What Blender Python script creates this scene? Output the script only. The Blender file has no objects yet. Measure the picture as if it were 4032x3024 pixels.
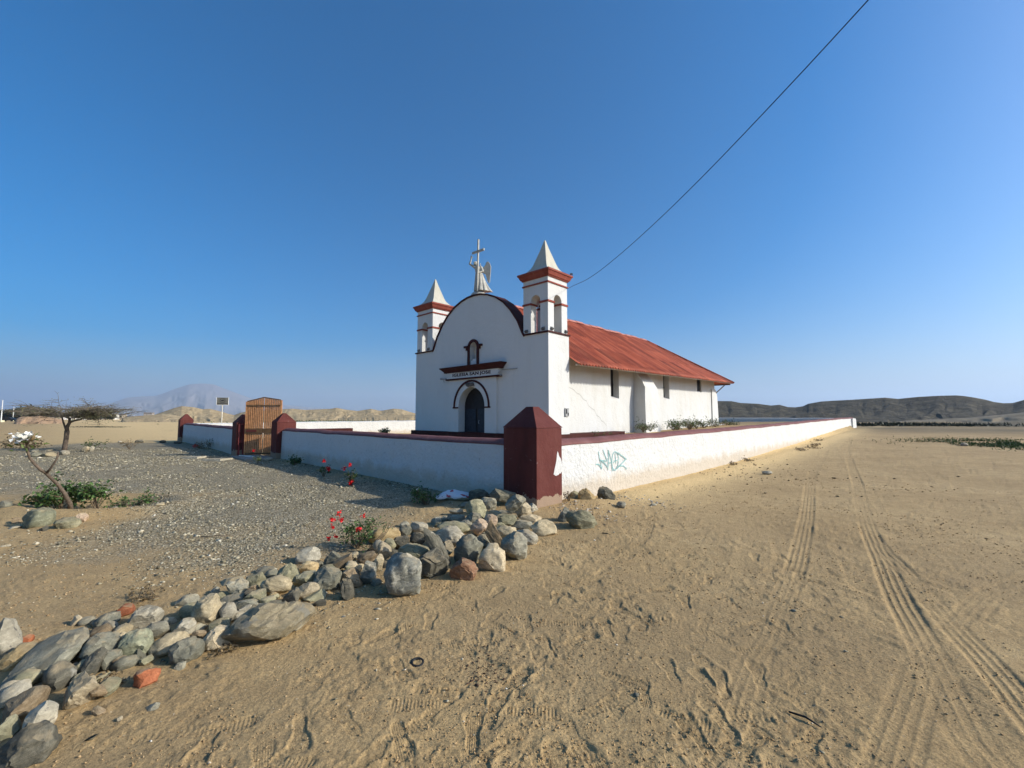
import bpy, bmesh, math, random
import numpy as np
from mathutils import Vector, Matrix
R = math.radians
sc = bpy.context.scene
COL = sc.collection

# ------------------------------------------------------------------ camera, sky, sun, exposure
cam = bpy.data.objects.new("camera", bpy.data.cameras.new("camera"))
COL.objects.link(cam)
cam.location = (0, 0, 1.6)
cam.rotation_euler = (R(90 + 4.261), 0, 0)
cam.data.sensor_width = 36
cam.data.lens = 15.34
cam.data.clip_start = 0.05
cam.data.clip_end = 40000
sc.camera = cam

SUN_EL, SUN_AZ = 27.0, 97.8            # azimuth clockwise from +Y
world = bpy.data.worlds.new("World")
sc.world = world
world.use_nodes = True
wn = world.node_tree
sky = wn.nodes.new("ShaderNodeTexSky")
sky.sky_type = 'NISHITA'
sky.sun_disc = False
sky.sun_elevation = R(SUN_EL)
sky.sun_rotation = R(SUN_AZ)
sky.altitude = 0
sky.air_density = 0.9
sky.dust_density = 3.0
sky.ozone_density = 6.0
hs = wn.nodes.new("ShaderNodeHueSaturation")
hs.inputs['Hue'].default_value = 0.4955
hs.inputs['Saturation'].default_value = 1.5
wn.links.new(sky.outputs[0], hs.inputs['Color'])
wn.links.new(hs.outputs[0], wn.nodes['Background'].inputs[0])
wn.nodes['Background'].inputs[1].default_value = 0.084

sun = bpy.data.objects.new("sun", bpy.data.lights.new("sun", 'SUN'))
COL.objects.link(sun)
sun.data.energy = 2.8
sun.data.angle = R(0.5)
sun.data.color = (1.0, 0.94, 0.84)
to_sun = Vector((math.sin(R(SUN_AZ)) * math.cos(R(SUN_EL)), math.cos(R(SUN_AZ)) * math.cos(R(SUN_EL)), math.sin(R(SUN_EL))))
sun.rotation_euler = to_sun.to_track_quat('Z', 'Y').to_euler()
sun.location = (30, -4, 20)

sc.view_settings.view_transform = 'Standard'
sc.view_settings.look = 'None'
sc.view_settings.exposure = 1.0
sc.view_settings.gamma = 1.0
sc.view_settings.use_curve_mapping = False
sc.cycles.use_denoising = True
sc.cycles.max_bounces = 6
sc.cycles.diffuse_bounces = 3
sc.cycles.volume_bounces = 1
sc.cycles.transparent_max_bounces = 8

rng = np.random.default_rng(7)
random.seed(7)

# ------------------------------------------------------------------ noise
def _h2(i, j, s):
    v = np.sin(i * 127.1 + j * 311.7 + s * 74.7) * 43758.5453
    return v - np.floor(v)
def vn2(x, y, s=0):
    i = np.floor(x); j = np.floor(y); fx = x - i; fy = y - j
    fx = fx * fx * (3 - 2 * fx); fy = fy * fy * (3 - 2 * fy)
    a = _h2(i, j, s); b = _h2(i + 1, j, s); c = _h2(i, j + 1, s); d = _h2(i + 1, j + 1, s)
    return (a + (b - a) * fx) * (1 - fy) + (c + (d - c) * fx) * fy - 0.5
def _h3(i, j, k, s):
    v = np.sin(i * 127.1 + j * 311.7 + k * 191.3 + s * 74.7) * 43758.5453
    return v - np.floor(v)
def vn3(p, s=0):
    q = np.floor(p); f = p - q; f = f * f * (3 - 2 * f)
    i, j, k = q[:, 0], q[:, 1], q[:, 2]; fx, fy, fz = f[:, 0], f[:, 1], f[:, 2]
    def L(dz):
        a = _h3(i, j, k + dz, s); b = _h3(i + 1, j, k + dz, s); c = _h3(i, j + 1, k + dz, s); d = _h3(i + 1, j + 1, k + dz, s)
        return (a + (b - a) * fx) * (1 - fy) + (c + (d - c) * fx) * fy
    return L(0) * (1 - fz) + L(1) * fz - 0.5
def sstep(a, b, x):
    t = np.clip((x - a) / (b - a), 0, 1)
    return t * t * (3 - 2 * t)

# ------------------------------------------------------------------ materials
def nmat(name):
    m = bpy.data.materials.new(name)
    m.use_nodes = True
    nt = m.node_tree
    b = nt.nodes['Principled BSDF']
    b.inputs['Specular IOR Level'].default_value = 0.22
    return m, nt, b
def nd(nt, t, **kw):
    n = nt.nodes.new(t)
    for k, v in kw.items():
        if k in n.inputs: n.inputs[k].default_value = v
        else: setattr(n, k, v)
    return n
def ramp(nt, fac, stops):
    n = nt.nodes.new('ShaderNodeValToRGB')
    e = n.color_ramp.elements
    while len(e) > 1: e.remove(e[-1])
    for k, (p, c) in enumerate(stops):
        el = e[0] if k == 0 else e.new(p)
        el.position = p
        el.color = (*c, 1) if len(c) == 3 else c
    nt.links.new(fac, n.inputs[0])
    return n.outputs[0]
def mixc(nt, fac, a, b, mode='MIX'):
    n = nt.nodes.new('ShaderNodeMix'); n.data_type = 'RGBA'; n.blend_type = mode
    for s, v in ((0, fac), (6, a), (7, b)):
        if hasattr(v, 'is_output'): nt.links.new(v, n.inputs[s])
        else: n.inputs[s].default_value = v if s == 0 else (*v, 1)
    return n.outputs[2]
def noise(nt, co, scale, detail=4, rough=0.55, dist=0.0):
    n = nd(nt, 'ShaderNodeTexNoise', Scale=scale, Detail=detail, Roughness=rough, Distortion=dist)
    if co is not None: nt.links.new(co, n.inputs['Vector'])
    return n.outputs['Fac']
def coords(nt, kind='Object', scale=None):
    if kind == 'World': o = nt.nodes.new('ShaderNodeNewGeometry').outputs['Position']
    else: o = nt.nodes.new('ShaderNodeTexCoord').outputs[kind]
    if scale:
        mp = nt.nodes.new('ShaderNodeMapping'); mp.inputs['Scale'].default_value = scale
        nt.links.new(o, mp.inputs[0]); o = mp.outputs[0]
    return o
def bump(nt, b, h, strength=0.5, dist=0.02, prev=None):
    n = nd(nt, 'ShaderNodeBump', Strength=strength, Distance=dist)
    nt.links.new(h, n.inputs['Height'])
    if prev is not None: nt.links.new(prev, n.inputs['Normal'])
    nt.links.new(n.outputs[0], b.inputs['Normal'])
    return n.outputs[0]
def simple(name, c, rough=0.8, var=0.25, scale=6, bscale=40, bstr=0.3, bdist=0.01, metal=0.0, kind='Object'):
    m, nt, b = nmat(name)
    co = coords(nt, kind)
    d = tuple(x * (1 - var) for x in c); l = tuple(min(1, x * (1 + var)) for x in c)
    nt.links.new(ramp(nt, noise(nt, co, scale, 6, 0.6), [(0.3, d), (0.7, l)]), b.inputs['Base Color'])
    b.inputs['Roughness'].default_value = rough
    b.inputs['Metallic'].default_value = metal
    if bstr: bump(nt, b, noise(nt, co, bscale, 5), bstr, bdist)
    return m

def whitewash(name, base=(0.63, 0.63, 0.60), dirt=(0.50, 0.47, 0.40), amount=0.45, rough_plaster=0.5, specks=0.5, ground_dirt=None):
    m, nt, b = nmat(name)
    w = coords(nt, 'World')
    st = coords(nt, 'World', (1, 1, 0.22))
    n1 = noise(nt, st, 1.3, 7, 0.62, 0.4)
    n2 = noise(nt, st, 6.0, 6, 0.65)
    c = mixc(nt, ramp(nt, n1, [(0.46, (0, 0, 0)), (0.75, (amount,) * 3)]), base, dirt)
    c = mixc(nt, ramp(nt, n2, [(0.55, (0, 0, 0)), (0.8, (amount * 0.8,) * 3)]), c, tuple(x * 0.85 for x in dirt))
    sp = noise(nt, coords(nt, 'World', (1, 1, 0.55)), 17.0, 3, 0.6)
    c = mixc(nt, ramp(nt, sp, [(0.64, (0, 0, 0)), (0.70, (specks,) * 3)]), c, (0.42, 0.42, 0.40))
    if ground_dirt:
        sx = nt.nodes.new('ShaderNodeSeparateXYZ'); nt.links.new(w, sx.inputs[0])
        ad = nt.nodes.new('ShaderNodeMath'); ad.operation = 'MULTIPLY_ADD'
        nt.links.new(noise(nt, w, 3.0, 5), ad.inputs[0]); ad.inputs[1].default_value = -0.5; nt.links.new(sx.outputs[2], ad.inputs[2])
        c = mixc(nt, ramp(nt, ad.outputs[0], [(ground_dirt[0], (0.6,) * 3), (ground_dirt[1], (0, 0, 0))]), c, (0.48, 0.38, 0.25))
    nt.links.new(c, b.inputs['Base Color'])
    b.inputs['Roughness'].default_value = 0.9
    p = bump(nt, b, noise(nt, w, 2.2, 5, 0.55), 0.35 * rough_plaster + 0.1, 0.12)
    p = bump(nt, b, noise(nt, w, 14, 6, 0.6), rough_plaster, 0.03, p)
    bump(nt, b, sp, rough_plaster * 0.6, 0.02, p)
    return m

M = {}
M['white'] = whitewash('whitewash_facade', amount=0.34, rough_plaster=0.32, specks=0.2, dirt=(0.55, 0.54, 0.50))
M['white_side'] = whitewash('whitewash_side', amount=0.55, rough_plaster=0.4, specks=0.25, dirt=(0.55, 0.53, 0.45))
M['white_wall'] = whitewash('whitewash_wall', amount=0.28, rough_plaster=0.9, specks=0.75, ground_dirt=(-0.25, 0.2), dirt=(0.5, 0.5, 0.47))
def paint(name, c, chips=0.5, dust=None):
    m, nt, b = nmat(name)
    w = coords(nt, 'World')
    n = noise(nt, coords(nt, 'World', (1, 1, 0.35)), 2.5, 7, 0.65, 0.3)
    cc = ramp(nt, n, [(0.28, tuple(x * 0.72 for x in c)), (0.5, c), (0.78, (c[0] * 1.25, c[1] * 1.55, c[2] * 1.6))])
    cc = mixc(nt, ramp(nt, noise(nt, coords(nt, 'World', (1, 1, 0.06)), 9, 5, 0.6), [(0.60, (0, 0, 0)), (0.72, (0.35,) * 3)]), cc, (c[0] * 1.9, c[1] * 2.8, c[2] * 2.9))
    k = noise(nt, w, 13, 3, 0.5)
    cc = mixc(nt, ramp(nt, k, [(0.69, (0, 0, 0)), (0.73, (chips,) * 3)]), cc, (0.42, 0.33, 0.29))
    if dust:
        sx = nt.nodes.new('ShaderNodeSeparateXYZ'); nt.links.new(w, sx.inputs[0])
        ad = nt.nodes.new('ShaderNodeMath'); ad.operation = 'MULTIPLY_ADD'
        nt.links.new(noise(nt, w, 6.0, 6, 0.65), ad.inputs[0]); ad.inputs[1].default_value = -0.45; nt.links.new(sx.outputs[2], ad.inputs[2])
        cc = mixc(nt, ramp(nt, ad.outputs[0], [(dust[0], (0.75,) * 3), (dust[1], (0, 0, 0))]), cc, (0.36, 0.27, 0.18))
    nt.links.new(cc, b.inputs['Base Color'])
    b.inputs['Roughness'].default_value = 0.8
    p = bump(nt, b, noise(nt, w, 5, 5), 0.35, 0.05)
    bump(nt, b, noise(nt, w, 45, 4), 0.3, 0.01, p)
    return m
M['maroon'] = paint('maroon_paint', (0.108, 0.027, 0.021), 0.3, (-0.34, -0.10))
M['trim'] = paint('dark_red_trim', (0.055, 0.012, 0.009), 0.1)
M['cornice'] = paint('brick_red_trim', (0.26, 0.062, 0.040), 0.25)
M['coping'] = paint('coping_maroon', (0.185, 0.075, 0.066), 0.4)
M['spire'] = whitewash('spire_cement', base=(0.52, 0.49, 0.39), dirt=(0.36, 0.34, 0.27), amount=0.8, rough_plaster=0.4, specks=0.3)
M['stone_statue'] = simple('statue_stone', (0.44, 0.425, 0.365), 0.85, 0.22, 5, 30, 0.35, 0.02)
M['black_red'] = simple('door_dark', (0.02, 0.016, 0.016), 0.55, 0.4, 5)
M['door_blue'] = simple('door_blue_panel', (0.022, 0.028, 0.04), 0.5, 0.4, 8)
M['dark_glass'] = simple('window_dark', (0.012, 0.012, 0.014), 0.3, 0.3, 8, bstr=0)
M['lamp_grey'] = simple('lamp_housing', (0.13, 0.13, 0.13), 0.5, 0.3, 20, bstr=0)
M['lamp_glass'] = simple('lamp_glass', (0.5, 0.5, 0.5), 0.2, 0.1, 20, bstr=0)
M['metal_grey'] = simple('grey_metal', (0.32, 0.32, 0.31), 0.5, 0.25, 12, bstr=0.1)
M['bronze'] = simple('bell_bronze', (0.10, 0.085, 0.06), 0.45, 0.3, 10, metal=0.6)
M['wood'] = simple('gate_wood', (0.52, 0.25, 0.105), 0.7, 0.35, 9, 60, 0.3)
M['wood_dark'] = simple('gate_rail_wood', (0.13, 0.075, 0.035), 0.75, 0.3, 9, 60, 0.3)
M['bark'] = simple('bark_grey_brown', (0.14, 0.105, 0.075), 0.9, 0.35, 12, 60, 0.6, 0.02)
M['twig'] = simple('twig_grey', (0.15, 0.125, 0.09), 0.9, 0.35, 3, bstr=0)
M['stem'] = simple('stem_brown', (0.16, 0.12, 0.075), 0.85, 0.3, 15, bstr=0)
M['wire'] = simple('cable_black', (0.012, 0.012, 0.016), 0.5, 0.1, bstr=0)
M['rubber'] = simple('rubber_black', (0.015, 0.016, 0.016), 0.55, 0.2, 20, bstr=0.1)
def leafmat(name, a, b2, rough=0.5):
    m, nt, b = nmat(name)
    g = nt.nodes.new('ShaderNodeNewGeometry')
    nt.links.new(ramp(nt, g.outputs['Random Per Island'], [(0.0, a), (1.0, b2)]), b.inputs['Base Color'])
    b.inputs['Roughness'].default_value = rough
    return m
M['leaf'] = leafmat('leaf_green', (0.025, 0.055, 0.014), (0.10, 0.17, 0.045))
M['leaf_light'] = leafmat('leaf_yellow_green', (0.05, 0.08, 0.02), (0.17, 0.22, 0.06))
M['leaf_acacia'] = leafmat('leaf_acacia', (0.10, 0.105, 0.035), (0.23, 0.21, 0.10))
M['leaf_dry'] = leafmat('leaf_dry', (0.10, 0.07, 0.03), (0.28, 0.20, 0.10))
M['leaf_far'] = leafmat('leaf_far', (0.022, 0.03, 0.016), (0.05, 0.06, 0.03))
M['petal_red'] = leafmat('petal_red', (0.45, 0.006, 0.008), (0.85, 0.02, 0.02), 0.45)
M['petal_white'] = leafmat('petal_white', (0.75, 0.72, 0.6), (0.85, 0.84, 0.78), 0.5)

def rockmat(name, c1, c2, spots=None, scale=7, bstr=0.55):
    m, nt, b = nmat(name)
    tc = nt.nodes.new('ShaderNodeTexCoord'); oi = nt.nodes.new('ShaderNodeObjectInfo')
    ad = nt.nodes.new('ShaderNodeVectorMath'); ad.operation = 'MULTIPLY_ADD'
    nt.links.new(oi.outputs['Random'], ad.inputs[0]); ad.inputs[1].default_value = (37, 51, 23); nt.links.new(tc.outputs['Object'], ad.inputs[2])
    co = ad.outputs[0]
    mp = nt.nodes.new('ShaderNodeMapping'); mp.inputs['Scale'].default_value = (1, 1, 2.6); mp.inputs['Rotation'].default_value = (0.5, 0.4, 0.2)
    nt.links.new(co, mp.inputs[0])
    n1 = noise(nt, mp.outputs[0], scale, 8, 0.66, 0.8)
    c = ramp(nt, n1, [(0.25, tuple(x * 0.62 for x in c1)), (0.48, c1), (0.72, tuple(x * 1.12 for x in c2))])
    n2 = noise(nt, co, scale * 9, 5, 0.7)
    c = mixc(nt, ramp(nt, n2, [(0.35, (0.55,) * 3), (0.6, (0, 0, 0))]), c, tuple(x * 0.55 for x in c1))
    if spots:
        n3 = noise(nt, co, spots[1], 4, 0.6)
        c = mixc(nt, ramp(nt, n3, [(spots[2], (0, 0, 0)), (spots[2] + 0.05, (0.85,) * 3)]), c, spots[0])
    # sand dust lying on upward faces
    gm = nt.nodes.new('ShaderNodeNewGeometry'); sx = nt.nodes.new('ShaderNodeSeparateXYZ'); nt.links.new(gm.outputs['Normal'], sx.inputs[0])
    mu = nt.nodes.new('ShaderNodeMath'); mu.operation = 'MULTIPLY'; nt.links.new(sx.outputs[2], mu.inputs[0]); nt.links.new(noise(nt, co, 11, 5), mu.inputs[1])
    c = mixc(nt, ramp(nt, mu.outputs[0], [(0.35, (0, 0, 0)), (0.58, (0.6,) * 3)]), c, (0.42, 0.34, 0.22))
    hv = nt.nodes.new('ShaderNodeHueSaturation'); nt.links.new(c, hv.inputs['Color'])
    mr = nt.nodes.new('ShaderNodeMapRange'); mr.inputs['To Min'].default_value = 0.78; mr.inputs['To Max'].default_value = 1.2
    nt.links.new(oi.outputs['Random'], mr.inputs[0]); nt.links.new(mr.outputs[0], hv.inputs['Value'])
    nt.links.new(mixc(nt, 1.0, hv.outputs[0], (0.90, 0.85, 0.73), 'MULTIPLY'), b.inputs['Base Color'])
    b.inputs['Roughness'].default_value = 0.82
    p = bump(nt, b, n1, bstr, 0.03)
    bump(nt, b, n2, bstr * 0.7, 0.008, p)
    return m
RK = {
 'grey': rockmat('rock_grey', (0.290, 0.283, 0.235), (0.442, 0.428, 0.359)),
 'blue': rockmat('rock_blue_grey', (0.205, 0.207, 0.172), (0.335, 0.33, 0.275)),
 'dark': rockmat('rock_slate', (0.115, 0.112, 0.094), (0.21, 0.20, 0.165), ((0.30, 0.30, 0.28), 6, 0.68)),
 'olive': rockmat('rock_olive', (0.276, 0.269, 0.186), (0.442, 0.421, 0.304)),
 'tan': rockmat('rock_tan', (0.469, 0.400, 0.276), (0.635, 0.552, 0.400)),
 'cream': rockmat('rock_cream', (0.482, 0.414, 0.302), (0.650, 0.571, 0.426)),
 'yellow': rockmat('rock_yellow', (0.582, 0.437, 0.246), (0.739, 0.605, 0.370)),
 'ochre': rockmat('rock_ochre', (0.428, 0.317, 0.166), (0.593, 0.469, 0.276)),
 'pale': rockmat('rock_granite', (0.42, 0.395, 0.33), (0.60, 0.57, 0.49), ((0.16, 0.15, 0.14), 26, 0.62)),
 'speck': rockmat('rock_speckled', (0.221, 0.228, 0.207), (0.359, 0.359, 0.324), ((0.46, 0.45, 0.40), 11, 0.57)),
 'brown': rockmat('rock_brown', (0.262, 0.200, 0.131), (0.400, 0.324, 0.228)),
 'red': rockmat('rock_red_brown', (0.331, 0.186, 0.117), (0.469, 0.304, 0.207)),
 'brick': rockmat('brick_orange', (0.32, 0.11, 0.055), (0.45, 0.18, 0.095), ((0.2, 0.07, 0.04), 9, 0.63)),
 'pink': rockmat('rock_pink', (0.524, 0.400, 0.304), (0.690, 0.566, 0.455)),
 'green': rockmat('rock_green_grey', (0.262, 0.276, 0.200), (0.428, 0.442, 0.331)),
 'sandst': rockmat('rock_layered', (0.25, 0.22, 0.155), (0.40, 0.355, 0.26), ((0.2, 0.2, 0.18), 4, 0.55)),
}

# ------------------------------------------------------------------ mesh helpers
def link(name, me, parent=None, mat=None, smooth=False):
    o = bpy.data.objects.new(name, me)
    COL.objects.link(o)
    if mat is not None:
        for x in (mat if isinstance(mat, (list, tuple)) else [mat]): me.materials.append(x)
    if smooth: me.polygons.foreach_set('use_smooth', [True] * len(me.polygons))
    if parent: o.parent = parent
    return o
def tag(o, label=None, cat=None, group=None, kind=None):
    if label: o['label'] = label
    if cat: o['category'] = cat
    if group: o['group'] = group
    if kind: o['kind'] = kind
    return o
def thing(name, label, cat, loc=(0, 0, 0), rz=0, group=None):
    o = bpy.data.objects.new(name, None); COL.objects.link(o)
    o.location = loc; o.rotation_euler = (0, 0, rz); o.empty_display_size = 0.2
    return tag(o, label, cat, group)
class MB:
    def __init__(s): s.v = []; s.f = []
    def add(s, vs, fs):
        n = len(s.v); s.v.extend([tuple(map(float, v)) for v in vs]); s.f.extend([tuple(i + n for i in f) for f in fs]); return s
    def box(s, x0, x1, y0, y1, z0, z1):
        return s.add([(x0, y0, z0), (x1, y0, z0), (x1, y1, z0), (x0, y1, z0), (x0, y0, z1), (x1, y0, z1), (x1, y1, z1), (x0, y1, z1)],
                     [(0, 3, 2, 1), (4, 5, 6, 7), (0, 1, 5, 4), (1, 2, 6, 5), (2, 3, 7, 6), (3, 0, 4, 7)])
    def prism(s, pts, y0, y1, axis='y'):
        n = len(pts)
        if axis == 'y': vs = [(x, y0, z) for x, z in pts] + [(x, y1, z) for x, z in pts]
        else: vs = [(y0, x, z) for x, z in pts] + [(y1, x, z) for x, z in pts]
        return s.add(vs, [tuple(range(n)), tuple(range(2 * n - 1, n - 1, -1))] + [(i, i + n, (i + 1) % n + n, (i + 1) % n) for i in range(n)])
    def rings(s, rings, cap=True):
        n = len(rings[0]); vs = [p for r in rings for p in r]; fs = []
        for k in range(len(rings) - 1):
            for i in range(n):
                j = (i + 1) % n
                fs.append((k * n + i, k * n + j, (k + 1) * n + j, (k + 1) * n + i))
        if cap: fs.append(tuple(range(n - 1, -1, -1))); fs.append(tuple(range((len(rings) - 1) * n, len(rings) * n)))
        return s.add(vs, fs)
    def sqloft(s, cx, cy, hx, hy, prof):
        return s.rings([[(cx - hx - p, cy - hy - p, z), (cx + hx + p, cy - hy - p, z), (cx + hx + p, cy + hy + p, z), (cx - hx - p, cy + hy + p, z)] for z, p in prof])
    def tube(s, pts, rad, n=8, cap=True):
        pts = [Vector(p) for p in pts]
        if not isinstance(rad, (list, tuple)): rad = [rad] * len(pts)
        rings = []; up = Vector((0.13, 0.31, 0.94))
        for i, p in enumerate(pts):
            d = (pts[min(i + 1, len(pts) - 1)] - pts[max(i - 1, 0)]).normalized()
            a = d.cross(up)
            if a.length < 0.05: a = d.cross(Vector((1, 0, 0)))
            a.normalize(); b = d.cross(a)
            rings.append([p + (a * math.cos(t) + b * math.sin(t)) * rad[i] for t in [2 * math.pi * k / n for k in range(n)]])
        return s.rings(rings, cap)
    def build(s, name, mat, parent=None, smooth=False, fix=True):
        me = bpy.data.meshes.new(name); me.from_pydata(s.v, [], s.f)
        if fix:
            bm = bmesh.new(); bm.from_mesh(me); bmesh.ops.recalc_face_normals(bm, faces=bm.faces); bm.to_mesh(me); bm.free()
        return link(name, me, parent, mat, smooth)
def npmesh(name, v, f, mat, parent=None, smooth=False):
    """v (n,3), f (m,k) numpy"""
    me = bpy.data.meshes.new(name)
    v = np.asarray(v, np.float32); f = np.asarray(f, np.int32); k = f.shape[1]
    me.vertices.add(len(v)); me.vertices.foreach_set('co', v.ravel())
    me.loops.add(f.size); me.loops.foreach_set('vertex_index', f.ravel())
    me.polygons.add(len(f)); me.polygons.foreach_set('loop_start', np.arange(0, f.size, k, dtype=np.int32)); me.polygons.foreach_set('loop_total', np.full(len(f), k, np.int32))
    me.update(calc_edges=True)
    o = link(name, me, parent, mat)
    if smooth: me.polygons.foreach_set('use_smooth', np.ones(len(f), bool))
    return o
def leaves(name, pts, size, mat, parent=None, up=0.6, seed=1, aspect=0.55, droop=0.25):
    """one folded four-point leaf per point"""
    r = np.random.default_rng(seed); pts = np.asarray(pts, float); n = len(pts)
    d = r.normal(size=(n, 3)); d /= np.linalg.norm(d, axis=1, keepdims=True)
    nr = r.normal(size=(n, 3)); nr[:, 2] = np.abs(nr[:, 2]) + up
    t = d - nr * (d * nr).sum(1, keepdims=True) / (nr * nr).sum(1, keepdims=True); t /= np.linalg.norm(t, axis=1, keepdims=True)
    w = np.cross(nr, t); w /= np.linalg.norm(w, axis=1, keepdims=True)
    nn = nr / np.linalg.norm(nr, axis=1, keepdims=True)
    L = (size * r.uniform(0.6, 1.3, n))[:, None]
    a = pts; b = pts + t * L * 0.5 + w * L * aspect * 0.5 + nn * L * 0.08; c = pts + t * L - nn * L * droop; e = pts + t * L * 0.5 - w * L * aspect * 0.5 + nn * L * 0.08
    v = np.stack([a, b, c, e], 1).reshape(-1, 3); i = np.arange(n)[:, None] * 4
    f = np.concatenate([i + [[0, 1, 2]], i + [[0, 2, 3]]], 1).reshape(-1, 3)
    return npmesh(name, v, f, mat, parent)
def arc(cx, cz, r, a0, a1, n=16, rz=None):
    rz = rz or r
    return [(cx + r * math.cos(R(a0 + (a1 - a0) * k / n)), cz + rz * math.sin(R(a0 + (a1 - a0) * k / n))) for k in range(n + 1)]

# ------------------------------------------------------------------ terrain
PA = np.array([0.41, 7.336])                       # near corner of the big pillar
LD = np.array([-0.7193, 0.6947]); RD = np.array([0.6947, 0.7193])   # along the front wall / along the side wall
def base_h(x, y):
    q = (x - PA[0]) * RD[0] + (y - PA[1]) * RD[1]
    s = (x - PA[0]) * LD[0] + (y - PA[1]) * LD[1]
    r = np.hypot(x, y)
    z = 0.56 * sstep(3, 46, q) * (1 - sstep(4, 22, s)) * (1 - sstep(60, 160, r))
    ins = sstep(0.25, 1.2, q) * sstep(0.2, 0.9, s) * (1 - sstep(29.5, 30.2, s)) * (1 - sstep(44, 46, q))
    z = z + ins * (0.20 + 0.38 * sstep(4, 14, q) * (1 - sstep(12, 20, s)))
    z = z + 0.13 * np.exp(-((x - 0.05) ** 2 + (y - 7.9) ** 2) / 0.7) + 0.06 * np.exp(-((x - 1.3) ** 2 + (y - 7.9) ** 2) / 0.25)
    z = z + 0.05 * np.exp(-((s + 0.35) / 0.3) ** 2) * sstep(0.5, 2, q)       # sand drift against the side wall
    # flower bed bank round the leaning little tree, bed of the flat-topped tree, hollow round roses
    d = np.hypot((x + 7.2) / 1.35, (y - 7.75) / 0.75)
    z = z + 0.13 * np.exp(-((d - 1.0) / 0.28) ** 2) - 0.05 * np.exp(-(d / 0.7) ** 2)
    d = np.hypot((x + 20.2) / 2.2, (y - 19.6) / 1.3)
    z = z + 0.16 * np.exp(-((d - 1.0) / 0.3) ** 2)
    for cx, cy in ((-3.7, 10.1), (-5.0, 11.7), (-1.5, 7.9)):
        z = z + 0.05 * np.exp(-(((np.hypot(x - cx, y - cy) - 0.42) / 0.15) ** 2))
    z = z + 0.25 * vn2(x / 19, y / 19, 3) * sstep(12, 60, r) + (0.9 * vn2(x / 23, y / 17, 4) + 0.4 * vn2(x / 7, y / 7, 6)) * sstep(58, 110, r) * (x > 0) * (1 - sstep(200, 300, r)) + 0.07 * vn2(x / 5, y / 5, 5) * sstep(3, 14, r)
    return z
GP = np.array([(-10.7, 9.0), (-22, 17.0), (-26, 26.5), (-19.6, 27.2), (-11.0, 18.4), (-8.2, 16.4), (-1.0, 9.6), (-1.2, 8.1), (-1.8, 7.3), (-2.1, 6.6), (-2.35, 5.4), (-2.75, 4.7), (-3.6, 5.1), (-5.5, 6.6), (-6.6, 8.6), (-8.4, 8.9)])
def poly_d(x, y, P):
    """signed distance-ish: positive inside"""
    ins = np.zeros(x.shape, bool); dm = np.full(x.shape, 1e9)
    n = len(P)
    for i in range(n):
        ax, ay = P[i]; bx, by = P[(i + 1) % n]
        c = ((ay > y) != (by > y)) & (x < (bx - ax) * (y - ay) / (by - ay + 1e-12) + ax)
        ins ^= c
        ex, ey = bx - ax, by - ay
        t = np.clip(((x - ax) * ex + (y - ay) * ey) / (ex * ex + ey * ey), 0, 1)
        dm = np.minimum(dm, np.hypot(x - ax - t * ex, y - ay - t * ey))
    return np.where(ins, dm, -dm)
def gravel_w(x, y):
    d = poly_d(x, y, GP) + 1.6 * vn2(x / 1.3, y / 1.3, 11) + 0.9 * vn2(x / 0.35, y / 0.35, 12)
    return sstep(-2.2, 1.1, d) ** 1.3
TRACKS = [
 ([(14.6, 20.4), (12.75, 17.94), (11.02, 15.71), (8.9, 13.03), (7.24, 10.75), (4.71, 7.11), (3.68, 5.68), (3.07, 4.84), (2.56, 4.18), (2.22, 3.75), (1.88, 3.3), (1.61, 3.01), (1.29, 2.59), (0.9, 2.0)], 0.105, 1.0),
 ([(20, 26), (15.02, 19.81), (10.75, 13.98), (8.2, 10.5), (6.11, 7.76), (4.89, 6.09), (4.14, 5.01), (3.61, 4.27), (3.3, 3.82), (3.05, 3.43), (2.81, 3.07), (2.57, 2.73), (2.39, 2.47), (2.27, 2.29), (2.1, 1.9)], 0.11, 1.15),
 ([(4.6, 5.6), (4.41, 5.32), (4.11, 4.74), (3.78, 4.18), (3.5, 3.69), (3.3, 3.35), (3.15, 3.07), (2.98, 2.78), (2.78, 2.47), (2.5, 2.0)], 0.10, 0.9),
 ([(22, 26), (16.5, 19), (12.5, 13.4), (9.5, 9.3), (7.6, 6.6), (6.3, 4.8), (5.2, 3.2)], 0.11, 0.45),
 ([(27, 29), (21, 21), (16, 14.6), (12.5, 10.2), (9.5, 6.8), (7.2, 4.2)], 0.12, 0.4),
 ([(30, 31), (25, 24), (20, 17), (16, 12), (12, 7.5), (9, 4)], 0.12, 0.4),
 ([(17, 25), (19, 22), (22, 17.5), (26, 12)], 0.11, 0.4),
 ([(1.6, 2.0), (2.6, 2.9), (4.2, 4.0), (6.5, 5.1), (9.5, 6.0)], 0.11, 0.45),
 ([(7.5, 3.8), (6.0, 5.6), (5.2, 7.6), (5.6, 10.5), (7.0, 13.5)], 0.1, 0.35),
 ([(12, 6.5), (8.5, 8.2), (5.5, 9.2), (3.6, 9.6)], 0.1, 0.3),
 ([(13.5, 17), (16.5, 14.2), (20, 12.2), (24, 11)], 0.1, 0.35),
 ([(2.6, 8.6), (2.2, 7.0), (1.8, 6.0), (1.3, 5.1)], 0.07, 0.5),
]
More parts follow.
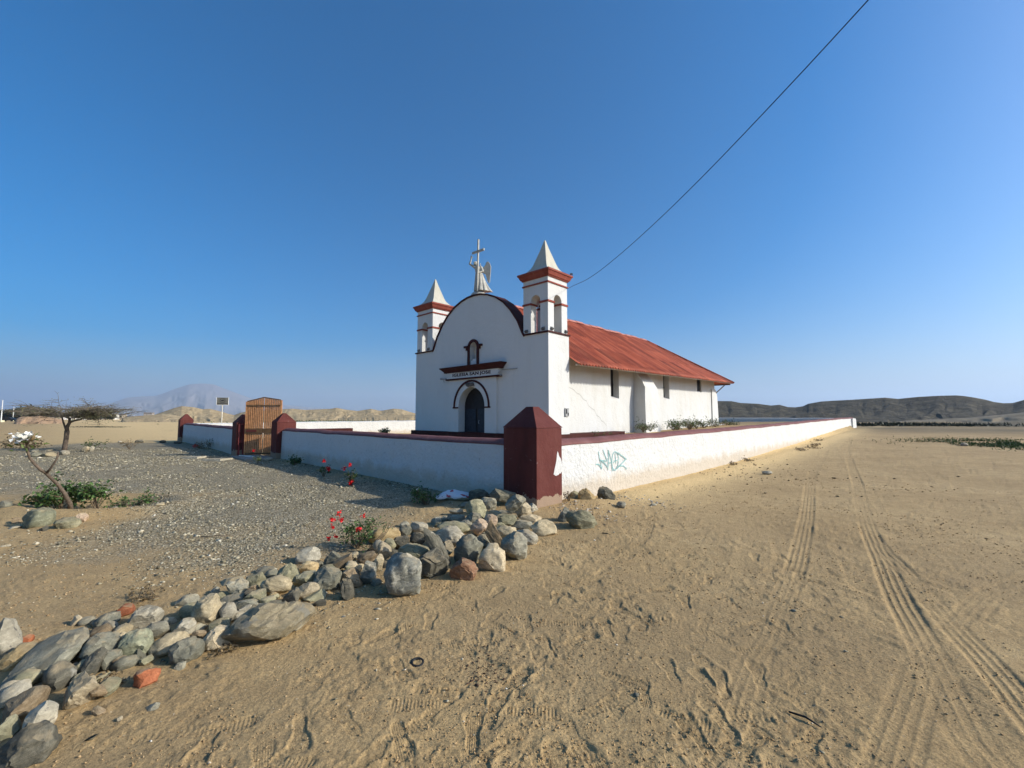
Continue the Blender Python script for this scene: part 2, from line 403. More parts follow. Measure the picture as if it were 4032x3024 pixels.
def fine_h(x, y):
    r = np.hypot(x, y)
    g = gravel_w(x, y)
    right = sstep(-0.6, 1.2, x - 0.35 * y + 0.6)
    z = 0.020 * vn2(x / 0.9, y / 0.9, 21) + 0.007 * vn2(x / 0.33, y / 0.33, 22) * (1 - 0.5 * g)
    lump = vn2(x / 0.13, y / 0.13, 23)
    calm = 0.30 + 0.70 * sstep(-0.12, 0.25, vn2(x / 0.75, y / 0.6, 19) + 0.6 * vn2(x / 0.25, y / 0.2, 18))
    calm = calm * (1 - 0.12 * right)
    z = z + 0.006 * lump * calm
    z = z + calm * (0.0065 * vn2(x / 0.055, y / 0.055, 24) + 0.0055 * vn2(x / 0.024, y / 0.024, 25)) + calm * 0.005 * np.clip(vn2(x / 0.04, y / 0.04, 29) - 0.12, 0, 1) * 3
    # crusted plates with sharp little edges
    wx = x + 0.05 * vn2(x / 0.12, y / 0.12, 81); wy = y + 0.05 * vn2(x / 0.12, y / 0.12, 82)
    pl = sstep(0.03, 0.10, vn2(wx / 0.24, wy / 0.19, 26)) + 0.7 * sstep(0.06, 0.13, vn2(wx / 0.11, wy / 0.09, 27)) + 0.5 * sstep(0.10, 0.16, vn2(wx / 0.055, wy / 0.05, 30))
    z = z + 0.0062 * pl * (1 - 0.6 * g) * (0.25 + 0.75 * calm)
    # combed ridges left by passing wheels on the right-hand field
    a = R(52) + 0.25 * vn2(x / 4, y / 4, 31)
    u = x * np.cos(a) + y * np.sin(a); v = -x * np.sin(a) + y * np.cos(a)
    z = z + right * (0.005 * vn2(u / 1.6, v / 0.075, 32) + 0.004 * vn2(u / 0.7, v / 0.033, 33)) * (0.35 + 0.65 * sstep(-0.1, 0.25, vn2(x / 1.3, y / 1.3, 34)))
    cross = vn2((x * 0.9 - y * 0.44) / 0.8, (x * 0.44 + y * 0.9) / 0.06, 35)
    z = z + right * 0.005 * cross * sstep(0.0, 0.3, vn2(x / 0.9, y / 0.9, 36))
    # tyre tracks: pressed bed with four grooves and fine lugs
    for pts, hw, dep in TRACKS:
        P = np.array(pts); L = 0.0
        near = np.full(x.shape, 9.0); al = np.zeros(x.shape)
        for i in range(len(P) - 1):
            e = P[i + 1] - P[i]; l = np.hypot(*e)
            t = np.clip(((x - P[i, 0]) * e[0] + (y - P[i, 1]) * e[1]) / (l * l), 0, 1)
            dx = x - P[i, 0] - t * e[0]; dy = y - P[i, 1] - t * e[1]
            sd = (dx * e[1] - dy * e[0]) / l
            dd = np.hypot(dx, dy); m = dd < np.abs(near)
            near = np.where(m, np.where(sd >= 0, dd, -dd), near); al = np.where(m, L + t * l, al)
            L += l
        w = 1 - sstep(hw * 0.85, hw * 1.08, np.abs(near))
        patch = dep * (0.30 + 0.70 * sstep(-0.30, 0.20, vn2(al / 1.7, np.zeros_like(al) + hw * 9, 41) + 0.5 * vn2(al / 0.4, np.zeros_like(al) + hw * 7, 42)))
        groove = np.exp(-(((np.abs(near) / hw * 2.0 + 0.5) % 1.0 - 0.5) / 0.17) ** 2)
        lug = 0.5 + 0.5 * np.sin(al * 2 * np.pi / 0.055 + 1.4 * np.sign(near))
        prof = -0.008 + 0.0085 * groove + 0.0032 * lug
        rim = 0.006 * np.exp(-((np.abs(near) - hw * 1.12) / 0.035) ** 2)
        z = z * (1 - 0.7 * w * np.minimum(patch, 1)) + w * patch * prof * 0.85 + rim * patch * 0.6
    return z
def shoe(x, y, z):
    r = np.random.default_rng(5)
    k = 0
    near = np.where((np.hypot(x, y) < 8.5) & (y > 1.5))[0]
    X = x[near]; Y = y[near]
    dz = np.zeros(len(near))
    for i in range(260):
        cy = 2.0 + 5.2 * r.random() ** 1.35
        cx = r.uniform(-0.85, 0.75) * cy * (0.9 if cy < 4 else 1.0)
        if cx < -0.28 * cy - 0.3 and cy > 2.6 + 0.0 * cx: 
            if cy > 2.1 - 0.65 * (cx + 0.8): continue
        a = r.normal(R(75), 0.7) if r.random() < 0.6 else r.uniform(0, 6.28)
        m = np.where((np.abs(X - cx) < 0.24) & (np.abs(Y - cy) < 0.24))[0]
        if not len(m): continue
        lx = (X[m] - cx) * np.cos(a) + (Y[m] - cy) * np.sin(a); ly = -(X[m] - cx) * np.sin(a) + (Y[m] - cy) * np.cos(a)
        wd = 0.045 + 0.012 * np.clip(lx / 0.13, -1, 1) - 0.014 * np.exp(-((lx + 0.02) / 0.05) ** 2)
        e = np.sqrt((lx / 0.145) ** 4 + (ly / wd) ** 4) ** 0.5
        ins = 1 - sstep(0.88, 1.06, e)
        dep = r.uniform(0.002, 0.008)
        kind = r.integers(3)
        if kind == 0: tr = np.sin(lx * 2 * np.pi / 0.020)
        elif kind == 1: tr = np.sin((lx + ly) * 2 * np.pi / 0.023) * np.sin((lx - ly) * 2 * np.pi / 0.023) * 1.4
        else: tr = np.sin(lx * 2 * np.pi / 0.03 + 3 * np.abs(ly) / 0.05)
        rim = np.exp(-((e - 1.22) / 0.16) ** 2) * (0.4 + 0.6 * (lx > 0.02))
        dz[m] = dz[m] * (1 - 0.85 * ins) + ins * (-dep + 0.0019 * tr) + rim * dep * 0.55
    z[near] += dz
    return z

def build_ground():
    # polar sheet centred under the viewpoint: fine where the picture looks closely, coarse elsewhere, out to the horizon
    rr = [0.0]; r = 0.5
    while r < 1.7: rr.append(r); r += 0.15
    while r < 9000:
        rr.append(r); r += min(max(0.0075, r * r / 800.0), r * 0.12)
    rr = np.array(rr[1:])
    az = np.concatenate([np.linspace(-61, 61, 1400), np.linspace(61, 299, 130)[1:-1]])
    A, RR = np.meshgrid(R(1) * az, rr)
    x = RR * np.sin(A); y = RR * np.cos(A)
    fx, fy = x.ravel(), y.ravel()
    z = base_h(fx, fy)
    near = fx * fx + fy * fy < 46 ** 2
    zf = np.zeros_like(z)
    fade = 1 - sstep(30, 46, np.hypot(fx[near], fy[near]))
    zf[near] = fine_h(fx[near], fy[near]) * fade
    zf = shoe(fx, fy, zf)
    z = z + zf
    nr, na = x.shape
    v = np.stack([fx, fy, z], 1)
    i = np.arange(nr - 1)[:, None] * na; j = np.arange(na)[None, :]; j2 = (j + 1) % na
    f = np.stack([i + j, i + j2, i + na + j2, i + na + j], -1).reshape(-1, 4)
    c = len(v)
    v = np.concatenate([v, [[0, 0, base_h(np.zeros(1), np.zeros(1))[0]]]])
    o = npmesh('ground', v, f[:, ::-1], M_ground, smooth=True)
    me = o.data
    gw = gravel_w(fx, fy)
    q = (fx - PA[0]) * RD[0] + (fy - PA[1]) * RD[1]; s = (fx - PA[0]) * LD[0] + (fy - PA[1]) * LD[1]
    och = np.exp(-((s + 0.2) / 1.1) ** 2) * sstep(1.0, 3.0, q) * (s < 1) * 0.9
    left = sstep(8, 22, s) * sstep(-12, 4, q) * (1 - gw) ; och = np.maximum(och, 0.9 * left)
    damp = sstep(0.1, 0.9, 0.5 + vn2(fx / 1.7, fy / 1.7, 51) + 0.35 * vn2(fx / 0.4, fy / 0.4, 52)) * (1 - sstep(5, 9, np.hypot(fx, fy)))
    scrub = sstep(36, 56, np.hypot(fx, fy) + 6 * vn2(fx / 6, fy / 4, 63)) * (0.55 + 0.45 * sstep(-0.1, 0.2, vn2(fx / 26, fy / 9, 61) + 0.4 * vn2(fx / 5, fy / 3, 62))) * sstep(0.25, 0.5, fx / (np.abs(fy) + 1))
    for nm, a in (('gravel', gw), ('ochre', och), ('damp', damp), ('scrub', scrub)):
        at = me.attributes.new(nm, 'FLOAT', 'POINT'); at.data.foreach_set('value', np.append(a, 0).astype(np.float32))
    tag(o, kind='structure')
    return o

m, nt, b = nmat('desert_ground'); M_ground = m
w = coords(nt, 'World')
def attr(n):
    a = nt.nodes.new('ShaderNodeAttribute'); a.attribute_name = n; return a.outputs['Fac']
n_big = noise(nt, w, 0.55, 6, 0.6); n_mid = noise(nt, w, 5, 6, 0.65); n_fine = noise(nt, w, 70, 4, 0.7)
sand = ramp(nt, n_big, [(0.3, (0.37, 0.252, 0.116)), (0.5, (0.44, 0.305, 0.143)), (0.72, (0.51, 0.362, 0.176))])
sand = mixc(nt, ramp(nt, n_mid, [(0.35, (0.55,) * 3), (0.62, (0, 0, 0))]), sand, (0.30, 0.20, 0.092))
sand = mixc(nt, attr('ochre'), sand, mixc(nt, n_mid, (0.62, 0.43, 0.19), (0.74, 0.54, 0.27)))
dm = nt.nodes.new('ShaderNodeMath'); dm.operation = 'MULTIPLY'; dm.inputs[1].default_value = 0.45; nt.links.new(attr('damp'), dm.inputs[0])
sand = mixc(nt, dm.outputs[0], sand, (0.29, 0.205, 0.105))
grains = ramp(nt, n_fine, [(0.30, (0.62,) * 3), (0.5, (1, 1, 1)), (0.72, (1.3, 1.28, 1.22))])
sand = mixc(nt, 1.0, sand, grains, 'MULTIPLY')
lit = noise(nt, w, 26, 5, 0.75)
sand = mixc(nt, ramp(nt, lit, [(0.30, (0.75,) * 3), (0.42, (0, 0, 0))]), sand, (0.15, 0.115, 0.07))
sand = mixc(nt, ramp(nt, noise(nt, w, 47, 3, 0.6), [(0.68, (0, 0, 0)), (0.74, (0.6,) * 3)]), sand, (0.62, 0.54, 0.40))
vo = nd(nt, 'ShaderNodeTexVoronoi', Scale=34.0); nt.links.new(w, vo.inputs['Vector'])
grv = ramp(nt, vo.outputs['Color'], [(0.1, (0.22, 0.175, 0.10)), (0.5, (0.36, 0.30, 0.185)), (0.9, (0.54, 0.47, 0.32))])
gd = ramp(nt, vo.outputs['Distance'], [(0.0, (1.1,) * 3), (0.55, (0.75,) * 3), (0.8, (0.35,) * 3)])
grv = mixc(nt, 1.0, grv, gd, 'MULTIPLY')
gm = nt.nodes.new('ShaderNodeMath'); gm.operation = 'MULTIPLY_ADD'; gm.inputs[1].default_value = 1.5
nt.links.new(attr('gravel'), gm.inputs[0])
g2 = nt.nodes.new('ShaderNodeMath'); g2.operation = 'SUBTRACT'; nt.links.new(noise(nt, w, 3.2, 5, 0.6), g2.inputs[0]); g2.inputs[1].default_value = 0.98
nt.links.new(g2.outputs[0], gm.inputs[2]); gm.use_clamp = True
col = mixc(nt, gm.outputs[0], sand, grv)
col = mixc(nt, attr('scrub'), col, mixc(nt, noise(nt, w, 0.8, 6, 0.7), (0.055, 0.048, 0.028), (0.14, 0.112, 0.065)))
nt.links.new(col, b.inputs['Base Color']); b.inputs['Roughness'].default_value = 0.95
b.inputs['Specular IOR Level'].default_value = 0.2
p = bump(nt, b, noise(nt, w, 38, 6, 0.7), 0.65, 0.02)
p = bump(nt, b, n_fine, 0.5, 0.008, p)
hb = nt.nodes.new('ShaderNodeMath'); hb.operation = 'MULTIPLY'; nt.links.new(vo.outputs['Distance'], hb.inputs[0]); nt.links.new(gm.outputs[0], hb.inputs[1])
iv = nt.nodes.new('ShaderNodeMath'); iv.operation = 'MULTIPLY'; iv.inputs[1].default_value = -1; nt.links.new(hb.outputs[0], iv.inputs[0])
bump(nt, b, iv.outputs[0], 0.8, 0.03, p)
build_ground()

def gh(x, y):
    a = np.array([float(x)]); c = np.array([float(y)])
    return float(base_h(a, c)[0])

# loose chips: one mesh each, for what nobody could count
OCT_V = np.array([(1, 0, 0), (0, 1, 0), (-1, 0, 0), (0, -1, 0), (0, 0, 1), (0, 0, -1)], float)
OCT_F = np.array([(0, 1, 4), (1, 2, 4), (2, 3, 4), (3, 0, 4), (1, 0, 5), (2, 1, 5), (3, 2, 5), (0, 3, 5)])
def chips(name, x, y, size, flat, mat, seed):
    r = np.random.default_rng(seed); n = len(x)
    z = base_h(x, y) + np.where(np.hypot(x, y) < 30, fine_h(x, y), 0)
    v = OCT_V[None] * (1 + 0.5 * r.normal(size=(n, 6, 3)).clip(-1, 1) * 0.6)
    v = v + 0.35 * r.normal(size=(n, 6, 3))
    sc3 = np.stack([size * r.uniform(0.7, 1.4, n), size * r.uniform(0.5, 1.1, n), size * flat * r.uniform(0.6, 1.3, n)], 1)
    v = v * sc3[:, None, :]
    a = r.uniform(0, 6.28, n); c, s = np.cos(a)[:, None], np.sin(a)[:, None]
    vx = v[..., 0] * c - v[..., 1] * s; vy = v[..., 0] * s + v[..., 1] * c
    v = np.stack([vx + x[:, None], vy + y[:, None], v[..., 2] + (z + size * flat * 0.35)[:, None]], -1).reshape(-1, 3)
    f = (OCT_F[None] + np.arange(n)[:, None, None] * 6).reshape(-1, 3)
    return npmesh(name, v, f, mat)
m, nt, b = nmat('gravel_chips')
g = nt.nodes.new('ShaderNodeNewGeometry')
nt.links.new(ramp(nt, g.outputs['Random Per Island'], [(0, (0.12, 0.10, 0.06)), (0.35, (0.26, 0.225, 0.14)), (0.7, (0.41, 0.36, 0.24)), (0.95, (0.54, 0.48, 0.34)), (1, (0.66, 0.61, 0.48))]), b.inputs['Base Color'])
b.inputs['Roughness'].default_value = 0.85; M['chips'] = m
def sample(n, dens):
    xs = []; ys = []
    r = np.random.default_rng(77); tot = 0
    while tot < n:
        d = 3.0 + 24 * r.random(20000) ** 1.25; a = R(1) * r.uniform(-62, 8, 20000)
        x = d * np.sin(a); y = d * np.cos(a)
        k = r.random(20000) < dens(x, y)
        xs.append(x[k]); ys.append(y[k]); tot += k.sum()
    return np.concatenate(xs)[:n], np.concatenate(ys)[:n]
x, y = sample(40000, lambda x, y: gravel_w(x, y) * (0.15 + 0.85 * sstep(-0.25, 0.15, vn2(x / 0.9, y / 0.9, 95) + 0.5 * vn2(x / 2.6, y / 2.6, 96))))
tag(chips('gravel', x, y, (0.005 + 0.009 * rng.random(len(x)) ** 2 + 0.020 * rng.random(len(x)) ** 16) * (0.75 + np.hypot(x, y) / 22), 0.55, M['chips'], 3), 'grey gravel chips spread before the front wall and gate', 'gravel', kind='stuff')
# scattered pebbles on the sand of the foreground and left lane
r_ = np.random.default_rng(12); n = 5000
d = 2.1 + 11 * r_.random(n) ** 1.5; a = R(1) * r_.uniform(-58, 52, n); x = d * np.sin(a); y = d * np.cos(a)
k = (r_.random(n) < np.where(x < -2.45 + (y - 2.25) * 0.48, 1.0, 0.05))
x, y = x[k], y[k]
tag(chips('pebbles', x, y, (0.003 + 0.013 * r_.random(len(x)) ** 5), 0.7, M['chips'], 4), 'small pebbles and chips strewn over the sand', 'pebbles', kind='stuff')

# crumbs and clods of the same sand, thick over the trodden foreground
m, nt, b = nmat('sand_clods')
g = nt.nodes.new('ShaderNodeNewGeometry')
nt.links.new(ramp(nt, g.outputs['Random Per Island'], [(0, (0.25, 0.165, 0.08)), (0.6, (0.39, 0.26, 0.125)), (0.985, (0.46, 0.33, 0.18)), (1, (0.7, 0.66, 0.55))]), b.inputs['Base Color'])
b.inputs['Roughness'].default_value = 0.95; M['clods'] = m
n = 52000; d = 2.05 + 12 * r_.random(n) ** 1.7; a = R(1) * r_.uniform(-58, 56, n); x = d * np.sin(a); y = d * np.cos(a)
k = (vn2(x / 0.7, y / 0.7, 91) + 0.5 * vn2(x / 0.2, y / 0.2, 92) + r_.normal(size=n) * 0.12 > 0.02) & (gravel_w(x, y) < 0.5)
x, y = x[k], y[k]
tag(chips('sand_clods', x, y, (0.0018 + 0.0055 * r_.random(len(x)) ** 3) * (0.8 + np.hypot(x, y) / 9), 0.75, M['clods'], 6), 'crumbs and clods of dry sand over the trodden ground', 'sand', kind='stuff')

# ------------------------------------------------------------------ hills and mountain
def F2A(px): return math.degrees(math.atan((px - 2016) / 1718.0))
def F2H(py, px, dist):
    u = (px - 2016) / 1718.0
    return 1.6 + (1640 - py) / 1718.0 * dist * math.cos(math.atan(u)) / 0.9972
def hill(name, outline, dist, depth, mat, gully=0.35, step=0.06, label=None, rough=1.0, seed=1, back=0.6, foot=0.0):
    """a ridge of real depth: crest heights follow a list of (azimuth px, crest px) seen from the road"""
    px = np.array([p[0] for p in outline], float); hh = np.array([F2H(p[1], p[0], dist) for p in outline])
    az = np.degrees(np.arctan((px - 2016) / 1718.0))
    A = np.arange(az[0], az[-1], step)
    H = np.interp(A, az, hh)
    n = 44
    U = np.concatenate([np.linspace(0, 1, n - 12), 1 + np.linspace(0, back, 13)[1:]])      # 0 front foot, 1 crest, >1 rear slope
    AA, UU = np.meshgrid(A, U)
    HH = np.interp(AA, az, hh)
    arcl = AA * R(1) * dist
    gs = depth if depth < 1000 else depth * 0.5
    wob = 0.5 * vn2(arcl / (gs * 0.2), UU * 3, seed + 7)
    g1 = np.abs(vn2(arcl / (gs * 0.11) + wob, UU * 0.5 + 7, seed)) * 2; g2 = np.abs(vn2(arcl / (gs * 0.04) + wob * 2, UU * 1.4 + 3, seed + 1)) * 2
    sl = np.where(UU < 1, sstep(0.0, 1.0, UU) ** 0.85, np.cos(np.clip((UU - 1) / back, 0, 1) * np.pi / 2))
    mid = np.where(UU < 1, np.sin(np.clip(UU, 0, 1) * np.pi), 0)
    z = (HH - foot) * sl * (1 - mid * gully * (0.65 * (1 - g1) + 0.35 * (1 - g2))) + foot * np.minimum(UU, 1)
    edge = np.minimum(sstep(0, 1, (AA - A[0]) / (3 * step)), sstep(0, 1, (A[-1] - AA) / (3 * step)))
    z = z * edge + rough * depth * 0.012 * vn2(arcl / (depth * 0.05), UU * 9, seed + 2) * mid - 0.3 * (1 - sl)
    D = dist + (UU - 1) * depth * (1 + 0.35 * vn2(arcl / (depth * 0.6), UU * 0, seed + 3)) + depth * (0.22 * (g1 - 0.5) + 0.10 * (g2 - 0.5)) * mid
    D = D / np.cos(AA * R(1)) * np.cos(AA * R(1))
    v = np.stack([D * np.sin(AA * R(1)), D * np.cos(AA * R(1)), z], -1).reshape(-1, 3)
    nr, na = AA.shape
    i = np.arange(nr - 1)[:, None] * na; j = np.arange(na - 1)[None, :]
    f = np.stack([i + j, i + j + 1, i + na + j + 1, i + na + j], -1).reshape(-1, 4)
    o = npmesh(name, v, f, mat, smooth=True)
    return tag(o, label, kind='structure')
def earth(name, c1, c2, scale, bs=0.6, bd=0.5):
    m, nt, b = nmat(name); w = coords(nt, 'World')
    n = noise(nt, coords(nt, 'World', (1, 1, 0.35)), scale, 8, 0.65, 0.5)
    nt.links.new(ramp(nt, n, [(0.3, c1), (0.7, c2)]), b.inputs['Base Color']); b.inputs['Roughness'].default_value = 0.95
    bump(nt, b, noise(nt, coords(nt, 'World', (1, 1, 0.3)), scale * 2.2, 8, 0.65), bs, bd)
    return m
M['mud'] = earth('mud_brick_earth', (0.27, 0.195, 0.10), (0.47, 0.36, 0.205), 0.45)
M['darkhill'] = earth('dark_hill_rock', (0.026, 0.022, 0.014), (0.125, 0.105, 0.066), 0.22, 1.0, 1.6)
M['slope'] = earth('brown_slope_earth', (0.12, 0.095, 0.06), (0.26, 0.21, 0.13), 0.35)
M['orange_earth'] = earth('orange_earth', (0.36, 0.22, 0.12), (0.46, 0.30, 0.17), 0.4)
M['mountain'] = earth('mountain_rock', (0.16, 0.135, 0.13), (0.22, 0.19, 0.18), 0.0012, 0.5, 60)
hill('hill', [(590, 1641), (603, 1636), (650, 1620), (690, 1606), (717, 1599), (762, 1603), (800, 1611), (829, 1610), (875, 1621), (900, 1629), (925, 1634), (950, 1625), (975, 1620), (1010, 1618), (1060, 1617), (1110, 1612), (1150, 1609), (1204, 1614), (1272, 1611), (1300, 1610), (1324, 1606), (1340, 1608), (1356, 1612), (1408, 1618), (1462, 1610), (1490, 1616), (1503, 1617), (1551, 1609), (1584, 1612), (1622, 1624), (1638, 1628), (1700, 1634), (1800, 1638)], 190, 34, M['mud'], 0.5, 0.05, seed=3)
hill('hill', [(480, 1644), (540, 1638), (590, 1635), (640, 1630), (670, 1632), (720, 1640), (760, 1644)], 172, 22, M['mud'], 0.45, 0.05, seed=9)
hill('hill', [(1330, 1648), (1400, 1640), (1480, 1634), (1560, 1636), (1640, 1634), (1760, 1640), (1850, 1648)], 140, 20, M['mud'], 0.3, 0.05, seed=15)
hill('hill', [(2640, 1640), (2700, 1600), (2760, 1590), (2817, 1579), (2880, 1580), (2917, 1587), (2983, 1590), (3035, 1597), (3068, 1594), (3101, 1603), (3131, 1604), (3160, 1600), (3182, 1590), (3234, 1581), (3300, 1577), (3359, 1574), (3420, 1570), (3485, 1566), (3536, 1571), (3575, 1567), (3618, 1563), (3690, 1559), (3765, 1557), (3800, 1560), (3839, 1566), (3880, 1574), (3913, 1583), (3950, 1588), (3987, 1587), (4032, 1575), (4120, 1560), (4240, 1566), (4400, 1590), (4600, 1632)], 245, 75, M['darkhill'], 0.85, 0.04, seed=21, foot=2.0)
hill('hill', [(3090, 1650), (3130, 1634), (3180, 1626), (3240, 1627), (3330, 1634), (3420, 1644), (3500, 1650)], 165, 34, M['darkhill'], 0.6, 0.05, seed=27)
hill('hill', [(3480, 1664), (3560, 1656), (3680, 1650), (3800, 1645), (3900, 1636), (3990, 1628), (4060, 1620), (4160, 1606), (4300, 1602), (4500, 1625)], 135, 40, M['slope'], 0.25, 0.05, seed=35)
hill('dirt_mound', [(60, 1652), (85, 1642), (110, 1637), (135, 1640), (160, 1636), (185, 1640), (215, 1646), (260, 1652)], 150, 12, M['orange_earth'], 0.3, 0.06, seed=31)
hill('mountain', [(-300, 1640), (0, 1622), (120, 1606), (300, 1600), (430, 1590), (500, 1566), (545, 1562), (610, 1559), (640, 1550), (690, 1530), (740, 1514), (790, 1510), (840, 1514), (880, 1530), (930, 1548), (980, 1566), (1040, 1582), (1100, 1592), (1200, 1602), (1320, 1612), (1500, 1622), (1700, 1632), (1900, 1640)], 8200, 3000, M['mountain'], 0.4, 0.1, seed=41)

# ------------------------------------------------------------------ church (local axes: x along the facade, y to the back)
church = thing('church', 'white church with two bell towers and red corrugated roof', 'church', (1.515, 18.0, 0), R(-43.4))
C = church; XC = -4.67
# gable facade
gx = [(-9.55, 5.12), (-8.02, 5.12), (-7.92, 5.25), (-7.62, 5.86), (-7.17, 6.44), (-6.74, 6.86), (-6.19, 7.22), (-5.63, 7.44), (-5.15, 7.55), (XC, 7.58)]
rgt = [(2 * XC - x, z) for x, z in gx[::-1]]
rgt = [p for p in rgt if p[0] <= -1.32] + [(-1.32, 5.12), (0, 5.12)]
mb = MB()
Lp = [(-9.55, 0.3)] + gx + [(XC, 5.25)] + arc(XC, 4.98, 0.27, 90, 180, 8)[1:] + [(XC - 0.27, 4.12), (XC, 4.12), (XC, 3.025)] + arc(XC - 0.02, 2.07, 0.955, 90, 180, 14)[1:] + [(XC - 0.975, 0.3)]
Rp = [(0, 0.3), (XC + 0.935, 0.3)] + arc(XC - 0.02, 2.07, 0.955, 0, 90, 14)[:-1] + [(XC, 3.025), (XC, 4.12), (XC + 0.27, 4.12)] + arc(XC, 4.98, 0.27, 0, 90, 8)[:-1] + [(XC, 5.25)] + rgt
mb.prism(Lp, 0, 0.6); mb.prism(Rp, 0, 0.6)
mb.build('facade', M['white'], C)
# tower bodies behind the facade, nave walls
for xa, xb in ((-1.42, -0.002), (-9.548, -8.08)): MB().box(xa, xb, 0.6, 1.45, 0.3, 5.12).build('tower_base', M['white_side'], C)
def wall_openings(x_out, thick, y0, y1, z0, ztop, wins, sgn):
    """nave wall with splayed recesses; ztop(y) height"""
    mb = MB(); ys = sorted({y0, y1, *[w[0] for w in wins], *[w[1] for w in wins]})
    xi = x_out - sgn * thick
    X = lambda a, b: (min(a, b), max(a, b))
    for a, c in zip(ys[:-1], ys[1:]):
        w = next((w for w in wins if w[0] == a and w[1] == c), None)
        n = max(1, int((c - a) / 1.0))
        for k in range(n):
            p, q = a + (c - a) * k / n, a + (c - a) * (k + 1) / n
            tp, tq = ztop(p), ztop(q)
            if not w:
                mb.add([(x_out, p, z0), (x_out, q, z0), (x_out, q, tq), (x_out, p, tp), (xi, p, z0), (xi, q, z0), (xi, q, tq), (xi, p, tp)], [(0, 1, 2, 3), (7, 6, 5, 4), (3, 2, 6, 7)])
            else:
                zb, d = w[2], w[3]; xr = x_out - sgn * d; zi = zb + 0.13
                mb.add([(x_out, p, z0), (x_out, q, z0), (x_out, q, zb), (x_out, p, zb), (xi, p, z0), (xi, q, z0), (xi, q, tq), (xi, p, tp), (xr, p, zi), (xr, q, zi), (x_out, q, tq), (x_out, p, tp), (xr, q, tq), (xr, p, tp)],
                       [(0, 1, 2, 3), (3, 2, 9, 8), (3, 8, 13, 11), (2, 10, 12, 9), (4, 7, 6, 5), (11, 13, 7, 6, 12, 10)])
    # end caps
    for yy in (y0, y1):
        mb.add([(x_out, yy, z0), (xi, yy, z0), (xi, yy, ztop(yy)), (x_out, yy, ztop(yy))], [(0, 1, 2, 3)])
    return mb
def ez(y): return 3.87 + 0.34 * (y - 1.46) / 21.0         # eave height
def rz(y): return 7.60 + 0.10 * (y - 1.46) / 17.0          # ridge height
def roofz(x, y):
    f = (x - (-4.78)) / 5.28
    return rz(y) + (ez(y) - rz(y)) * abs(f)
wins = [(6.1, 6.95, 2.56, 0.36), (12.45, 13.35, 2.72, 0.36), (18.1, 18.95, 3.34, 0.10)]
wt = lambda y: roofz(-0.7, y) - 0.06
wall_openings(-0.7, 0.7, 1.45, 21.7, 0.3, wt, wins, 1).build('nave_wall', M['white_side'], C, fix=False)
MB().box(-9.55 + 0.7, -8.85 + 0.7, 1.45, 21.7, 0.3, 4.6).build('nave_wall', M['white_side'], C)
MB().prism([(-8.15, 0.3), (-1.4, 0.3), (-1.4, 4.8), (-4.78, 7.0), (-8.15, 4.8)], 21.0, 21.7).build('nave_wall', M['white_side'], C)
for k, (a, c, zb, d) in enumerate(wins):
    xr = -0.7 - d
    f = MB().box(xr - 0.06, xr + 0.004, a, c, zb + 0.1, wt(a) - 0.02).build('window', M['dark_glass'], C)
    g = MB()
    for t in (0.33, 0.66): g.box(xr + 0.006, xr + 0.03, a + (c - a) * t - 0.02, a + (c - a) * t + 0.02, zb + 0.13, wt(a) - 0.03)
    g.box(xr + 0.006, xr + 0.028, a, c, zb + 0.75, zb + 0.80).build('window_bars', M['black_red'], f)
# stepped settlement crack and lime runs on the nave wall
ck = MB(); cpts = [(2.4, 2.95), (2.75, 2.86), (3.0, 2.70), (3.25, 2.66), (3.55, 2.42), (3.8, 2.36), (4.0, 2.12), (4.3, 1.98), (4.5, 1.92), (4.7, 1.66), (5.0, 1.55), (5.1, 1.40), (5.4, 1.30), (5.6, 1.12)]
for (ya, za), (yb, zb) in zip(cpts[:-1], cpts[1:]): ck.add([(-0.697, ya, za - 0.014), (-0.697, yb, zb - 0.012), (-0.697, yb, zb + 0.012), (-0.697, ya, za + 0.014)], [(0, 1, 2, 3)])
ck.build('wall_crack', simple('crack_grey', (0.34, 0.33, 0.29), 0.9, 0.4, 7), C, fix=False)
# buttresses
bt = MB(); prof = [(0.3, 0.03), (2.6, 0.0), (3.25, -0.05), (3.6, -0.22), (4.1, -0.55), (4.35, -0.69)]
rg = []
for z, x in prof:
    y0 = 8.55 + (0.12 if z > 3.2 else 0); y1 = 10.4 - max(0, z - 2.6) * 0.33
    rg.append([(x, y0, z), (x, y1, z), (-0.75, y1 + 0.05, z), (-0.75, y0 - 0.05, z)])
bt.rings(rg); bt.build('buttress', M['white_side'], C)
rg = []
for z, y in [(0.3, 22.25), (1.2, 22.2), (3.1, 22.05), (3.6, 21.85), (3.75, 21.72)]:
    rg.append([(-0.62, 20.9, z), (-0.62, y, z), (-1.5, y, z), (-1.5, 20.9, z)])
MB().rings([[(a + (0.0 if i < 4 else -0.05), c, d) for a, c, d in r] for i, r in enumerate(rg)]).build('buttress', M['white_side'], C)
MB().box(-0.72, -0.3, 16.2, 22.5, 0.3, 1.02).build('wall_footing', M['white_side'], C)
MB().box(-9.72, 0.12, -0.16, 5.3, 0.25, 0.84).box(-0.8, -0.1, 5.3, 6.4, 0.25, 0.84).build('plinth', M['trim'], C)

